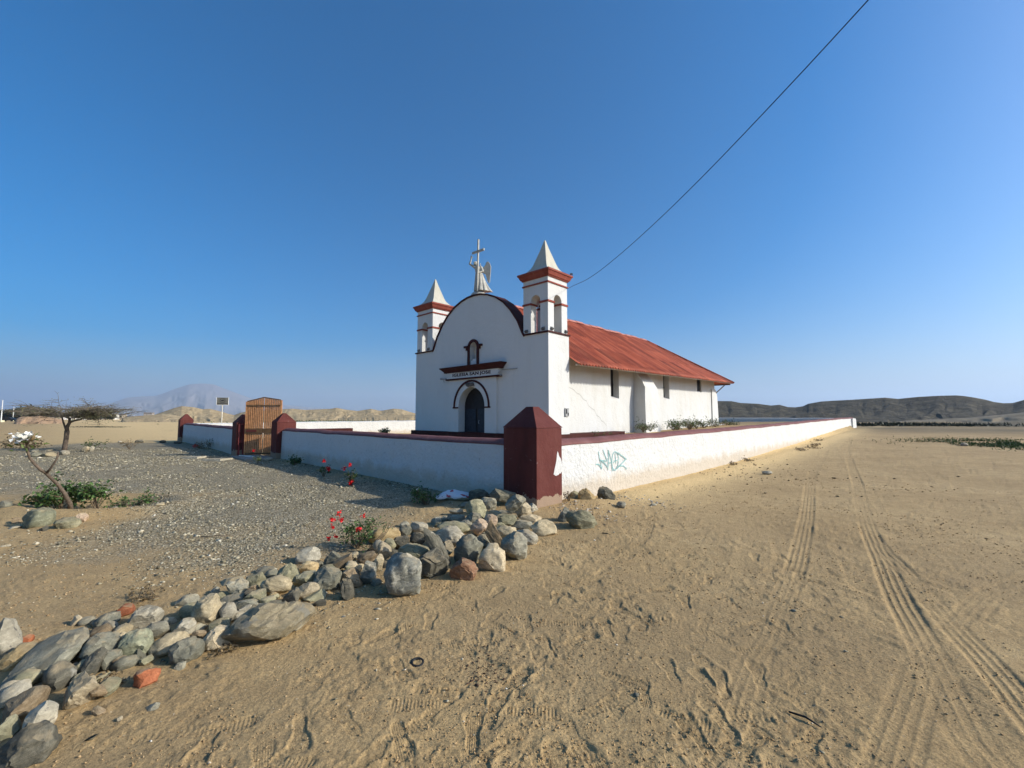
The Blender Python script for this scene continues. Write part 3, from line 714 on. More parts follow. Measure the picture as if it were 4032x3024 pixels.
# corrugated roof: near slope, far slope, hip end
def sheet(side):
    vs = []; fs = []
    pitch = 0.25; ya, yb = 0.62, 22.5
    ny = int((yb - ya) / (pitch / 6)); Y = np.linspace(ya, yb, ny)
    T = np.linspace(0, 1, 15)
    x1 = 5.28
    V = np.zeros((ny, 15, 3))
    for i, yy in enumerate(Y):
        t0 = 0.0 if yy < 18.4 else (yy - 18.4) / 4.1
        t1 = 1.0 if yy >= 1.46 else 0.60
        tt = t0 + (t1 - t0) * T
        xx = -4.78 + side * x1 * tt
        row = np.floor(tt * 3.999)
        z = rz(yy) + (ez(yy) - rz(yy)) * tt + 0.050 * math.sin(2 * math.pi * yy / pitch) + 0.012 * (1 - (tt * 4 % 1)) + 0.03 * vn2(np.full(15, yy / 1.3), tt * 3, 8 + side) + 0.012 * vn2(np.full(15, yy / 0.9) , row * 7.0, 9)
        z = z - 0.03 * np.sin(np.pi * tt)
        V[i, :, 0] = xx; V[i, :, 1] = yy; V[i, :, 2] = z
    i = np.arange(ny - 1)[:, None] * 15; j = np.arange(14)[None]
    f = np.stack([i + j, i + j + 1, i + 15 + j + 1, i + 15 + j], -1).reshape(-1, 4)
    return V.reshape(-1, 3), f
v1, f1 = sheet(1); v2, f2 = sheet(-1)
v = np.concatenate([v1, v2]); f = np.concatenate([f1, f2 + len(v1)])
n0 = len(v)
hip = np.array([(-4.78, 18.4, rz(18.4)), (0.5, 22.5, ez(22.5)), (-10.06, 22.5, ez(22.5))])
m, nt, b = nmat('red_corrugated_roof')
w = coords(nt, 'Object')
st = coords(nt, 'Object', (0.35, 6.0, 0.35))
n1 = noise(nt, st, 1.0, 6, 0.65); n2 = noise(nt, w, 1.1, 6, 0.6)
c = ramp(nt, n1, [(0.28, (0.20, 0.044, 0.020)), (0.5, (0.37, 0.083, 0.040)), (0.72, (0.52, 0.155, 0.082))])
c = mixc(nt, ramp(nt, n2, [(0.35, (0.45,) * 3), (0.55, (0, 0, 0))]), c, (0.19, 0.042, 0.03))
c = mixc(nt, ramp(nt, noise(nt, w, 5.5, 5, 0.6), [(0.62, (0, 0, 0)), (0.75, (0.5,) * 3)]), c, (0.50, 0.19, 0.14))
sx = nt.nodes.new('ShaderNodeSeparateXYZ'); nt.links.new(w, sx.inputs[0])
def fl(o, k):
    a = nt.nodes.new('ShaderNodeMath'); a.operation = 'MULTIPLY'; a.inputs[1].default_value = k; nt.links.new(o, a.inputs[0])
    f_ = nt.nodes.new('ShaderNodeMath'); f_.operation = 'FLOOR'; nt.links.new(a.outputs[0], f_.inputs[0]); return f_.outputs[0]
cb = nt.nodes.new('ShaderNodeCombineXYZ'); nt.links.new(fl(sx.outputs[1], 1.29), cb.inputs[0]); nt.links.new(fl(sx.outputs[0], 0.76), cb.inputs[1])
wn_ = nt.nodes.new('ShaderNodeTexWhiteNoise'); nt.links.new(cb.outputs[0], wn_.inputs[0])
c = mixc(nt, 1.0, c, ramp(nt, wn_.outputs[0], [(0, (0.68, 0.70, 0.72)), (0.5, (1, 1, 1)), (1, (1.28, 1.35, 1.35))]), 'MULTIPLY')
nt.links.new(c, b.inputs['Base Color']); b.inputs['Roughness'].default_value = 0.75
M['roof'] = m
roof = npmesh('roof', v, f, M['roof'], C, smooth=True)
so = roof.modifiers.new('thickness', 'SOLIDIFY'); so.thickness = 0.012
npmesh('roof_hip', np.concatenate([hip, hip - [0, 0, 0.05]]), np.array([(0, 1, 2), (5, 4, 3), (0, 3, 4), (0, 4, 1), (1, 4, 5), (1, 5, 2), (2, 5, 3), (2, 3, 0)]), M['roof'], roof)
rc = MB()
for k in range(22):
    a = 0.62 + 17.8 * k / 22; c2 = 0.62 + 17.8 * (k + 1) / 22 - 0.01; dz = 0.03 * math.sin(k * 2.1)
    za, zc = rz(a) + dz + 0.02, rz(c2) + dz + 0.02
    rc.rings([[(-4.78 - 0.2, yy, zz - 0.10), (-4.78 - 0.1, yy, zz + 0.01), (-4.78, yy, zz + 0.07), (-4.78 + 0.1, yy, zz + 0.01), (-4.78 + 0.2, yy, zz - 0.10)] for yy, zz in ((a, za), (c2, zc))])
rc.build('ridge_cap', paint('ridge_pale_red', (0.48, 0.19, 0.14), 0.5), roof)
hc = MB(); hc.tube([(-4.78, 18.4, rz(18.4) + 0.03), (0.52, 22.52, ez(22.5) + 0.03)], 0.06, 8); hc.build('hip_cap', M['roof'], roof)
# eave timbers: pole ends and fascia, strut at the rear corner
tm = MB()
for k in range(16):
    yy = 2.2 + k * 1.3; tm.tube([(-0.9, yy, roofz(-0.9, yy) - 0.12), (0.30, yy, roofz(0.30, yy) - 0.12)], 0.05, 6)
tm.tube([(0.33, 1.5, ez(1.5) - 0.02), (0.33, 22.4, ez(22.4) - 0.02)], 0.035, 6)
tm.build('rafter_ends', simple('whitewashed_pole', (0.55, 0.52, 0.45), 0.9, 0.2), roof)
MB().tube([(-0.7, 21.75, 3.35), (-0.15, 22.35, 4.05)], 0.04, 6).box(-9.8, 0.3, 22.2, 22.32, ez(22.3) - 0.16, ez(22.3) - 0.06).build('eave_strut', M['wood_dark'], roof)
# gable edge band
gb = MB(); g_all = gx[1:] + [(2 * XC - x, z) for x, z in gx[::-1][1:]][:-1]
g_all = [(-8.02, 5.12)] + g_all[1:]
out = []
for i, (x, z) in enumerate(g_all):
    a = g_all[max(i - 1, 0)]; d = g_all[min(i + 1, len(g_all) - 1)]
    t = Vector((d[0] - a[0], d[1] - a[1])).normalized(); nrm = Vector((-t.y, t.x))
    out.append((x, z, nrm.x, nrm.y))
gb.rings([[(x + nx * 0.035, -0.05, z + nz * 0.035), (x + nx * 0.035, 0.63, z + nz * 0.035), (x + nx * 0.002, 0.63, z + nz * 0.002), (x - nx * 0.07, -0.001, z - nz * 0.045), (x - nx * 0.045, -0.05, z - nz * 0.045)] for x, z, nx, nz in out])
gb.build('gable_edge', M['trim'], C)
# tower ledges
MB().box(-1.36, 0.05, -0.06, 1.50, 5.122, 5.19).build('tower_ledge', M['trim'], C)
MB().box(-9.60, -7.99, -0.06, 1.50, 5.122, 5.19).build('tower_ledge', M['trim'], C)

def belfry(x0, x1, y0, y1):
    t = bpy.data.objects.new('bell_tower', None); COL.objects.link(t); t.parent = C
    cx, cy = (x0 + x1) / 2, (y0 + y1) / 2; hx, hy = (x1 - x0) / 2, (y1 - y0) / 2
    ow = 0.27; zs, zt, z0 = 6.56, 7.54, 5.192
    th = 0.40
    mb = MB()
    def wallpoly(c, h):
        return [(c - h, z0), (c - h, zt), (c + h, zt), (c + h, z0), (c + ow, z0)] + arc(c, zs, ow, 0, 180, 14) + [(c - ow, z0)]
    mb.prism(wallpoly(cx, hx), y0, y0 + th); mb.prism(wallpoly(cx, hx), y1 - th, y1)
    def sidepoly(c, h):
        return [(c - h + th, z0), (c - h + th, zt), (c + h - th, zt), (c + h - th, z0)] if False else [(c - h + th + 0.0, z0), (c - h + th + 0.0, zt), (c + h - th, zt), (c + h - th, z0), (c + ow, z0)] + arc(c, zs, ow, 0, 180, 14) + [(c - ow, z0)]
    mb.prism(sidepoly(cy, hy), x0 + 0.001, x0 + th, 'x'); mb.prism(sidepoly(cy, hy), x1 - th, x1 - 0.001, 'x')
    mb.box(x0 + th, x1 - th, y0 + th, y1 - th, 7.2, zt)
    mb.build('belfry', M['white_side'], t)
    bands = MB()
    for ax0, ax1 in ((x0, cx - ow), (cx + ow, x1)):
        for ay0, ay1 in ((y0, cy - ow), (cy + ow, y1)):
            bands.box(ax0 - 0.035, ax1 + 0.035, ay0 - 0.035, ay1 + 0.035, 6.43, 6.515)
    bands.build('capital_band', M['cornice'], t)
    MB().sqloft(cx, cy, hx, hy, [(7.265, -0.01), (7.265, 0.045), (7.325, 0.045), (7.325, -0.01)]).build('string_course', M['cornice'], t)
    MB().sqloft(cx, cy, hx, hy, [(7.53, -0.02), (7.53, 0.05), (7.57, 0.06), (7.585, 0.10), (7.66, 0.13), (7.735, 0.165), (7.75, 0.20), (7.83, 0.20), (7.845, 0.17), (7.845, -0.05)]).build('cornice', M['cornice'], t)
    MB().sqloft(cx, cy, 0, 0, [(7.846, 0.70), (7.90, 0.655), (8.0, 0.56), (8.10, 0.475), (8.2, 0.415), (8.34, 0.36), (9.0, 0.15), (9.44, 0.025), (9.47, 0.005)]).build('spire', M['spire'], t)
    MB().sqloft(cx - hx + 0.1, cy, 0.05, 0.05, [(7.846, 0), (7.93, -0.02)]).build('spire_stub', M['spire'], t)
    # bell under a beam
    be = MB().tube([(x0 + th - 0.05, cy, 6.52), (x1 - th + 0.05, cy, 6.52)], 0.04, 6).build('bell_beam', M['wood_dark'], t)
    pr = [(6.46, 0.03), (6.44, 0.09), (6.36, 0.12), (6.2, 0.14), (6.1, 0.18), (6.05, 0.21), (6.06, 0.19)]
    MB().rings([[(cx + r_ * math.cos(k * math.pi / 8), cy + r_ * math.sin(k * math.pi / 8), z) for k in range(16)] for z, r_ in pr]).build('bell', M['bronze'], be, True)
    return t
belfry(-1.405, -0.02, 0.015, 1.36)
belfry(-9.50, -8.07, 0.015, 1.36)

# door portal, name board, cornice
px0, px1 = -6.43, -2.985
MB().prism([(px0, 0.3), (px0, 3.44), (px1, 3.44), (px1, 0.3), (XC + 0.935, 0.3)] + arc(XC - 0.02, 2.07, 0.955, 0, 180, 28) + [(XC - 0.975, 0.3)], -0.13, 0).build('portal', M['white'], C)
dc = XC - 0.02
band = arc(dc, 2.07, 1.30, 0, 180, 32) + arc(dc, 2.07, 1.215, 180, 0, 32)
mb = MB(); n = 33
ring = []
for k in range(n):
    a = math.pi * k / 32
    ring.append([(dc + r2 * math.cos(a), y2, 2.07 + r2 * math.sin(a)) for r2, y2 in ((1.305, -0.128), (1.305, -0.175), (1.215, -0.175), (1.215, -0.128))])
mb.rings(ring)
mb.box(dc - 1.36, dc - 0.957, -0.172, -0.131, 2.0, 2.07).box(dc + 0.957, dc + 1.36, -0.172, -0.131, 2.0, 2.07)
mb.build('door_arch_band', M['trim'], C)
door = MB().prism([(dc - 0.95, 0.62), (dc + 0.95, 0.62)] + arc(dc, 2.07, 0.95, 0, 180, 24), 0.29, 0.40).build('door', M['black_red'], C)
for s in (-1, 1):
    p = MB()
    xa, xb = (dc - 0.86, dc - 0.08) if s < 0 else (dc + 0.08, dc + 0.86)
    p.box(xa, xb, 0.262, 0.289, 0.85, 1.98)
    p.build('door_leaf', M['door_blue'], door)
MB().tube([(dc + 0.16, 0.25, 1.25), (dc + 0.16, 0.22, 1.29), (dc + 0.16, 0.22, 1.38), (dc + 0.16, 0.25, 1.42)], 0.012, 6).build('handle', M['lamp_glass'], door)
sb = MB().box(-6.50, -2.75, -0.20, -0.001, 3.50, 3.80).build('name_board', M['white'], C)
MB().box(-6.56, -2.70, -0.24, -0.001, 3.425, 3.498).build('board_strip', M['trim'], sb)
fl = MB()
rg = []
for z, p in [(3.802, 0.0), (3.802, 0.05), (3.86, 0.06), (3.94, 0.14), (4.02, 0.24), (4.07, 0.26), (4.07, 0.0)]:
    rg.append([(-6.62 - p, -0.001, z), (-6.62 - p, -0.22 - p * 0.8, z), (-2.66 + p, -0.22 - p * 0.8, z), (-2.66 + p, -0.001, z)])
fl.rings(rg).build('door_cornice', M['trim'], C)
cu = bpy.data.curves.new('lettering', 'FONT'); cu.body = 'IGLESIA SAN JOSE'; cu.size = 0.25; cu.extrude = 0.006; cu.offset = 0.009; cu.align_x = 'LEFT'; cu.space_word = 0.62; cu.space_character = 1.12
tmp = bpy.data.objects.new('tmp', cu); COL.objects.link(tmp)
dg = bpy.context.evaluated_depsgraph_get()
tm_ = bpy.data.meshes.new_from_object(tmp.evaluated_get(dg)); bpy.data.objects.remove(tmp)
co = np.zeros(len(tm_.vertices) * 3, np.float32); tm_.vertices.foreach_get('co', co); co = co.reshape(-1, 3)
x0_, x1_ = co[:, 0].min(), co[:, 0].max(); z0_, z1_ = co[:, 1].min(), co[:, 1].max()
nx_ = -6.03 + (co[:, 0] - x0_) / (x1_ - x0_) * 2.78; nz_ = 3.545 + (co[:, 1] - z0_) / (z1_ - z0_) * 0.20
tm_.vertices.foreach_set('co', np.stack([nx_, -0.206 - co[:, 2] * 0.8, nz_], 1).astype(np.float32).ravel())
let = link('lettering', tm_, sb, simple('lettering_dark', (0.035, 0.012, 0.012), 0.7, 0.1, bstr=0))
# raised panel line over the letters
MB().box(-5.8, -3.5, -0.212, -0.201, 3.765, 3.775).build('board_line', M['trim'], sb)
# niche
MB().box(XC - 0.3, XC + 0.3, 0.32, 0.36, 4.1, 5.3).build('niche_back', M['white_side'], C)
nb = MB(); ring = []
pts = [(XC - 0.40, 4.12), (XC - 0.40, 4.98)] + arc(XC, 4.98, 0.40, 180, 0, 20)[1:] + [(XC + 0.40, 4.12)]
ins = [(XC - 0.272, 4.12), (XC - 0.272, 4.98)] + arc(XC, 4.98, 0.272, 180, 0, 20)[1:] + [(XC + 0.272, 4.12)]
nb.rings([[(a[0], -0.001, a[1]), (a[0], -0.07, a[1]), (c[0], -0.07, c[1]), (c[0], -0.001, c[1])] for a, c in zip(pts, ins)])
for s in (-1, 1):
    x = XC + s * 0.52
    nb.box(x - 0.12, x + 0.12, -0.11, -0.002, 4.99, 5.09).box(XC + s * 0.45 - 0.055, XC + s * 0.45 + 0.055, -0.09, -0.002, 4.86, 4.985)
nb.build('niche_frame', M['trim'], C)
MB().box(XC - 0.2, XC + 0.2, 0.0, 0.3, 4.122, 4.33).box(XC - 0.14, XC + 0.14, 0.04, 0.3, 4.332, 4.42).build('niche_pedestal', M['white'], C)
# fixtures
def flood(x, y, z, rz_, tilt=0.5, s=1.0, name='floodlight'):
    o = MB().box(-0.09 * s, 0.09 * s, -0.05 * s, 0.05 * s, -0.06 * s, 0.06 * s).box(-0.10 * s, 0.10 * s, 0.045 * s, 0.07 * s, -0.07 * s, 0.07 * s).tube([(-0.11 * s, 0, 0), (-0.11 * s, 0, -0.11 * s), (0.11 * s, 0, -0.11 * s), (0.11 * s, 0, 0)], 0.012 * s, 5).build(name, M['lamp_grey'], C)
    o.location = (x, y, z); o.rotation_euler = (tilt, 0, rz_)
    return o
for x, y, a in ((-1.22, -0.0, 0), (-0.28, -0.0, 0), (0.0, 0.25, 1.57), (0.0, 1.25, 1.57), (-9.32, -0.0, 0), (-8.4, -0.0, 0)):
    flood(x, y + 0.0, 5.30, a, 0.6, 0.85)
flood(dc - 0.12, -0.22, 3.16, 3.14, -0.5, 1.1); flood(dc + 0.14, -0.22, 3.16, 3.5, -0.5, 1.0)
flood(0.17, 1.45, 7.90, 0.8, 0.35, 0.55)
def bullet(x, z, a):
    o = MB().tube([(-0.17, 0, 0), (0.17, 0, 0.0)], 0.055, 10).tube([(0.02, 0, -0.05), (0.02, 0.02, -0.14), (0.02, 0.1, -0.16)], 0.015, 5).build('camera_housing', M['metal_grey'], C)
    o.location = (x, -0.26, z); o.rotation_euler = (0, 0.05, a)
bullet(-6.72, 3.53, 0.3); bullet(-2.62, 3.60, -0.7)
MB().tube([(-2.66, -0.05, 3.73), (-1.72, -0.05, 3.72)], 0.02, 6).build('wall_pipe', M['metal_grey'], C)
MB().box(0.0, 0.05, 1.08, 1.34, 1.60, 1.96).build('meter_box', M['metal_grey'], C)
MB().box(0.051, 0.054, 1.12, 1.20, 1.72, 1.92).box(0.051, 0.054, 1.24, 1.31, 1.64, 1.76).build('meter_window', M['dark_glass'], C)

# ------------------------------------------------------------------ angel statue on the gable
apex = church.matrix_basis @ Vector((XC, 0.30, 7.56))
mw = Matrix.Translation((1.515, 18.0, 0)) @ Matrix.Rotation(R(-43.4), 4, 'Z')
apex = mw @ Vector((XC, 0.30, 7.575))
angel = thing('angel_statue', 'pale stone angel with raised arm holding a tall cross on the gable top', 'statue', apex, R(-6))
bs = MB(); prof = [(0, 0.40), (0.05, 0.40), (0.12, 0.37), (0.2, 0.30), (0.26, 0.2), (0.275, 0.05)]
bs.rings([[(r2 * math.cos(k * math.pi / 10) * (1 + 0.08 * math.sin(3 * k + z * 20)), 0.62 * r2 * math.sin(k * math.pi / 10), z) for k in range(20)] for z, r2 in prof])
bs.build('rock_base', M['stone_statue'], angel, True)
Z0 = 0.25
body = bpy.data.meshes.new('body'); bm = bmesh.new()
def blob(c, r3):
    g = bmesh.ops.create_icosphere(bm, subdivisions=2, radius=1.0)
    for v in g['verts']: v.co = Vector((c[0] + v.co.x * r3[0], c[1] + v.co.y * r3[1], c[2] + v.co.z * r3[2]))
def limb(p, q, r0, r1):
    p, q = Vector(p), Vector(q); n = max(3, int((q - p).length / (min(r0, r1) * 0.4)))
    for k in range(n + 1):
        r2 = r0 + (r1 - r0) * k / n; blob(p.lerp(q, k / n), (r2, r2, r2))
for z, rx, ry, cx_ in ((0.80, 0.165, 0.135, 0.01), (0.87, 0.155, 0.125, 0.0), (0.94, 0.142, 0.115, 0.0), (1.01, 0.135, 0.11, -0.005), (1.08, 0.142, 0.112, -0.012), (1.15, 0.152, 0.115, -0.02), (1.21, 0.155, 0.112, -0.028), (1.26, 0.145, 0.10, -0.035)):
    blob((cx_, -0.01, z), (rx, ry, 0.085))
limb((-0.045, -0.015, 1.29), (-0.095, -0.035, 1.40), 0.062, 0.05)
blob((-0.125, -0.045, 1.485), (0.082, 0.092, 0.108))
limb((-0.15, -0.015, 1.27), (-0.37, -0.05, 1.46), 0.068, 0.046); limb((-0.37, -0.05, 1.46), (-0.315, -0.06, 1.69), 0.045, 0.032); limb((-0.315, -0.06, 1.70), (-0.298, -0.07, 1.775), 0.034, 0.032)
limb((0.09, -0.015, 1.28), (0.185, -0.06, 1.06), 0.07, 0.05); limb((0.185, -0.06, 1.06), (0.03, -0.185, 0.925), 0.048, 0.034); limb((0.03, -0.185, 0.925), (-0.02, -0.20, 0.90), 0.034, 0.032)
# pleated robe, swept back to the statue's left
rows = []
for k in range(15):
    t = k / 14.0; z = 0.95 - 0.93 * t
    cx_ = 0.02 + 0.07 * t ** 1.5; ax = 0.15 + 0.12 * t; ay = 0.13 + 0.09 * t
    row = []
    for i in range(56):
        a = 2 * math.pi * i / 56
        fold = 1 + (0.03 + 0.09 * t) * math.sin(9 * a + 2.2 * t + 0.9 * math.sin(2 * a)) + 0.05 * t * math.sin(17 * a + 3 * t)
        sweep = max(0.0, math.cos(a - 0.5)) ** 3 * 0.24 * t ** 1.6
        row.append(bm.verts.new((cx_ + ax * fold * math.cos(a) + sweep, ay * fold * math.sin(a) + sweep * 0.35, z)))
    rows.append(row)
for k in range(14):
    for i in range(56):
        j = (i + 1) % 56
        bm.faces.new((rows[k][i], rows[k][j], rows[k + 1][j], rows[k + 1][i]))
bm.faces.new(rows[0]); bm.faces.new(rows[-1][::-1])
# face: nose, brow, chin and hair as small lumps fused by the remesh; five fingers on the raised hand and five on the holding hand
blob((-0.15, -0.155, 1.475), (0.016, 0.022, 0.028)); blob((-0.145, -0.125, 1.425), (0.032, 0.028, 0.02)); blob((-0.145, -0.12, 1.515), (0.06, 0.03, 0.015))
blob((-0.12, 0.0, 1.52), (0.105, 0.10, 0.09)); blob((-0.06, 0.02, 1.43), (0.05, 0.06, 0.09)); blob((-0.19, 0.0, 1.43), (0.035, 0.05, 0.08))
def finger(p, d, l, r2):
    for k in range(5):
        q = Vector(p) + Vector(d).normalized() * l * k / 4; blob(q, (r2, r2, r2))
for k in range(4): finger((-0.325 + 0.018 * k, -0.075, 1.79), (0.10 - 0.05 * k, -0.2 - 0.1 * k, 0.75), 0.075 + 0.012 * (k in (1, 2)), 0.0125)
finger((-0.275, -0.075, 1.765), (0.7, -0.2, 0.5), 0.055, 0.0135)
for k in range(4): finger((-0.03, -0.215, 0.93 - 0.022 * k), (-0.75, 0.35 - 0.03 * k, -0.15), 0.075, 0.0125)
finger((-0.02, -0.225, 0.945), (-0.5, -0.25, 0.55), 0.055, 0.0135)
bmesh.ops.recalc_face_normals(bm, faces=bm.faces); bm.normal_update(); bm.to_mesh(body); bm.free()
bo = link('body', body, angel, M['stone_statue'], True); bo.location = (0, 0, Z0); bo.scale = (1.2, 1.2, 0.97)
rm = bo.modifiers.new('fuse', 'REMESH'); rm.mode = 'VOXEL'; rm.voxel_size = 0.011; rm.use_smooth_shade = True
# cross: tall shaft standing on the base, arms parallel to the facade
cr = MB().box(-0.035, 0.035, -0.035, 0.035, 0.20, 2.83).build('cross_shaft', M['stone_statue'], angel); cr.location = (-0.02, -0.245, 0); cr.rotation_euler = (0, R(1.2), R(-37))
arm = MB().box(-0.43, 0.43, -0.035, 0.035, 2.17, 2.27).build('cross_arm', M['stone_statue'], cr)
# wing
wp = [(0.17, 1.27), (0.24, 1.30), (0.33, 1.41), (0.355, 1.52), (0.45, 1.575), (0.555, 1.46), (0.615, 1.28), (0.60, 1.0), (0.575, 0.74), (0.555, 0.47), (0.515, 0.44), (0.44, 0.53), (0.385, 0.74), (0.33, 0.91), (0.22, 0.985), (0.1, 1.0)]
wo = MB().prism(wp, 0.0, 0.055).build('wing', M['stone_statue'], angel); wo.location = (0.0, 0.10, Z0); wo.rotation_euler = (0, 0, R(-4))
bv = wo.modifiers.new('round', 'BEVEL'); bv.width = 0.018; bv.segments = 2
wo2 = MB().prism([(-x * 0.5, z) for x, z in wp], 0.0, 0.055).build('wing', M['stone_statue'], angel); wo2.location = (0.02, 0.12, Z0); wo2.rotation_euler = (0, 0, R(-82))
MB().tube([(0.22, 0.12, 1.22), (0.33, 0.1, 0.7), (0.46, 0.1, 0.2), (0.53, 0.1, -0.06)], 0.012, 5).build('brace_rod', M['metal_grey'], angel)

# ------------------------------------------------------------------ overhead cable
T0 = Vector((2.42, 18.95)); Q = Vector((4.6, 3.5)); dv = (Q - T0).normalized()
cp = [(0, 7.24), (0.6, 7.16), (1.31, 7.03), (2.2, 6.83), (3.24, 6.68), (5.39, 6.52), (7.73, 6.445), (9.87, 6.45), (11.36, 6.51), (12.46, 6.58), (13.3, 6.64), (14.15, 6.71), (17, 7.05), (21, 7.7), (26, 8.7)]
ss_ = np.linspace(0, 26, 70); zz_ = np.interp(ss_, [p[0] for p in cp], [p[1] for p in cp])
zz_ = np.convolve(np.pad(zz_, 3, mode='edge'), np.ones(7) / 7, 'valid'); zz_[0] = 7.24
tag(MB().tube([(T0.x + dv.x * s, T0.y + dv.y * s, z) for s, z in zip(ss_, zz_)], 0.0085, 6).build('overhead_cable', M['wire']), 'black overhead cable running from the nearer bell tower over the road', 'cable')

# ------------------------------------------------------------------ compound walls and pillars
A46 = R(44)          # pillar local x = image-right along the front wall, y = to the back
def wall(name, label, pts, thick=0.45, coping_mat='coping', wmat='white_wall', capends=True, group='compound walls', rise=0.11):
    """pts: (x, y, z_base, z_coping_edge) along the OUTER face; the wall's body lies to the left of the walking direction"""
    P = [np.array(p, float) for p in pts]
    rows = []; dist = 0
    for i in range(len(P) - 1):
        n = max(1, int(np.hypot(*(P[i + 1] - P[i])[:2]) / 0.35))
        for k in range(n): rows.append(P[i] + (P[i + 1] - P[i]) * k / n)
    rows.append(P[-1])
    d = (P[-1] - P[0])[:2]; d /= np.hypot(*d); nrm = np.array([-d[1], d[0]])
    wv = []; cv = []
    rr = np.random.default_rng(len(rows))
    for i, p in enumerate(rows):
        s = i * 0.35
        j = 0.012 * vn2(np.array([s / 0.7]), np.array([1.0]), 71)[0]
        zj = 0.022 * vn2(np.array([s / 0.9]), np.array([3.0]), 72)[0] + 0.014 * vn2(np.array([s / 0.3]), np.array([3.0]), 74)[0]
        zt = p[3] + zj
        col = []
        for k, t in enumerate(np.linspace(0, 1, 7)):
            z = p[2] + (zt - p[2]) * t
            jj = j + 0.018 * vn2(np.array([s / 0.55]), np.array([t * 4]), 73)[0]
            col.append((p[0] + nrm[0] * (jj + 0.03 * t), p[1] + nrm[1] * (jj + 0.03 * t), z))
        b0 = (p[0] + nrm[0] * thick, p[1] + nrm[1] * thick)
        wv.append(col + [(b0[0], b0[1], zt), (b0[0], b0[1], p[2])])
        q = lambda o, z: (p[0] + nrm[0] * o, p[1] + nrm[1] * o, z)
        e = 0.022 + j
        cv.append([q(e, zt - 0.002), q(e + 0.002, zt + 0.016), q(0.09, zt + rise * 0.5), q(0.15, zt + rise * 0.82), q(thick / 2, zt + rise), q(thick - 0.15, zt + rise * 0.82), q(thick - 0.07, zt + rise * 0.5), q(thick + 0.01, zt - 0.002)])
    root = thing(name, label, 'wall', (P[0][0], P[0][1], 0), 0, group)
    off = Vector((P[0][0], P[0][1], 0))
    def put(nm, rings, mat, smooth):
        o = MB().rings(rings).build(nm, mat, root, smooth)
        o.matrix_parent_inverse = Matrix.Translation(-off)
        return o
    w = put('wall_body', wv, M[wmat], False)
    c = put('coping', cv, M[coping_mat], True)
    return root
def pillar(label, corner, w, d, h, cap, top, group='maroon wall pillars', ang=A46, zb=-0.2):
    """corner = near right corner on the ground; local x runs right, y back"""
    t = thing('wall_pillar', label, 'pillar', (corner[0], corner[1], 0), -ang, group)
    sh = MB().box(-w, 0, 0, d, zb, h).build('shaft', M['maroon'], t); bv_ = sh.modifiers.new('worn', 'BEVEL'); bv_.width = 0.012; bv_.segments = 2
    c = MB().sqloft(-w / 2, d / 2, w / 2, d / 2, [(h + 0.002, 0.006), (h + 0.012, 0.006)])
    tw = w * top / 2
    c.rings([[(-w - 0.006, -0.006, h + 0.0121), (0.006, -0.006, h + 0.0121), (0.006, d + 0.006, h + 0.0121), (-w - 0.006, d + 0.006, h + 0.0121)],
             [(-w / 2 - tw, d / 2 - tw, h + cap), (-w / 2 + tw, d / 2 - tw, h + cap), (-w / 2 + tw, d / 2 + tw, h + cap), (-w / 2 - tw, d / 2 + tw, h + cap)]])
    o = c.build('cap', M['maroon'], t)
    return t
L2 = Vector((-0.7193, 0.6947)); R2 = Vector((0.6947, 0.7193))
PAv = Vector((0.41, 7.336)); G1 = Vector((-8.94, 16.67)); G2 = Vector((-11.12, 17.70)); FC = Vector((-21.68, 28.61))
bigp = pillar('big maroon corner pillar with a white peeled patch, beside the stone pile', PAv, 0.785, 0.69, 1.40, 0.375, 0.20)
pw = [(0.0, 0.0), (0.06, -0.03), (0.14, -0.02), (0.16, -0.0), (0.20, 0.0), (0.24, 0.04), (0.235, 0.13), (0.225, 0.20), (0.20, 0.26), (0.16, 0.30), (0.135, 0.36), (0.115, 0.39), (0.095, 0.33), (0.085, 0.25), (0.06, 0.17), (0.025, 0.08)]
MB().prism([(0.445 + a, 0.60 + c) for a, c in pw], 0.0, 0.004, 'x').build('peeled_patch', whitewash('bare_plaster', amount=0.2, specks=0.3), bigp)
pillar('maroon gate pillar right of the slatted wooden gate', G1, 0.62, 0.70, 1.37, 0.36, 0.16)
gp = pillar('maroon gate pillar left of the wooden gate with red metal frame on it', G2, 0.63, 0.62, 1.33, 0.36, 0.16)
pillar('far maroon corner pillar at the left end of the front wall', FC, 0.62, 0.72, 1.37, 0.40, 0.16)
fa = MB()
for y in (0.06, 0.22): fa.box(0.02, 0.07, y, y + 0.06, 0.0, 1.30)
fa.box(0.02, 0.075, 0.06, 0.34, 0.55, 0.64).box(0.02, 0.06, 0.06, 0.28, 1.26, 1.31).box(0.02, 0.06, 0.34, 0.38, 0.0, 1.25)
fa.build('metal_frame', paint('red_oxide_metal', (0.19, 0.04, 0.035), 0.1), gp)
def along(p, l=0, r=0): q = p + L2 * l + R2 * r; return q.x, q.y
a = along(PAv, 0.5, 0.14); c = along(G1, 0.3, 0.17)
wall('front_wall', 'long low white front wall with dark coping between gate and big corner pillar', [(c[0], c[1], -0.15, 1.05), (a[0], a[1], -0.1, 1.065)])
a = along(G2, 0.35, 0.15); c = along(FC, 0.3, 0.17)
wall('front_wall', 'shorter white front wall between the gate and the far left pillar', [(c[0], c[1], -0.15, 1.07), (a[0], a[1], -0.15, 1.05)])
S0 = Vector((0.781, 7.936)); E0 = Vector((31.4, 40.2)); dS = (E0 - S0).normalized(); LS = (E0 - S0).length
def sw(t, zb, z): q = S0 + dS * t; return (q.x, q.y, zb, z)
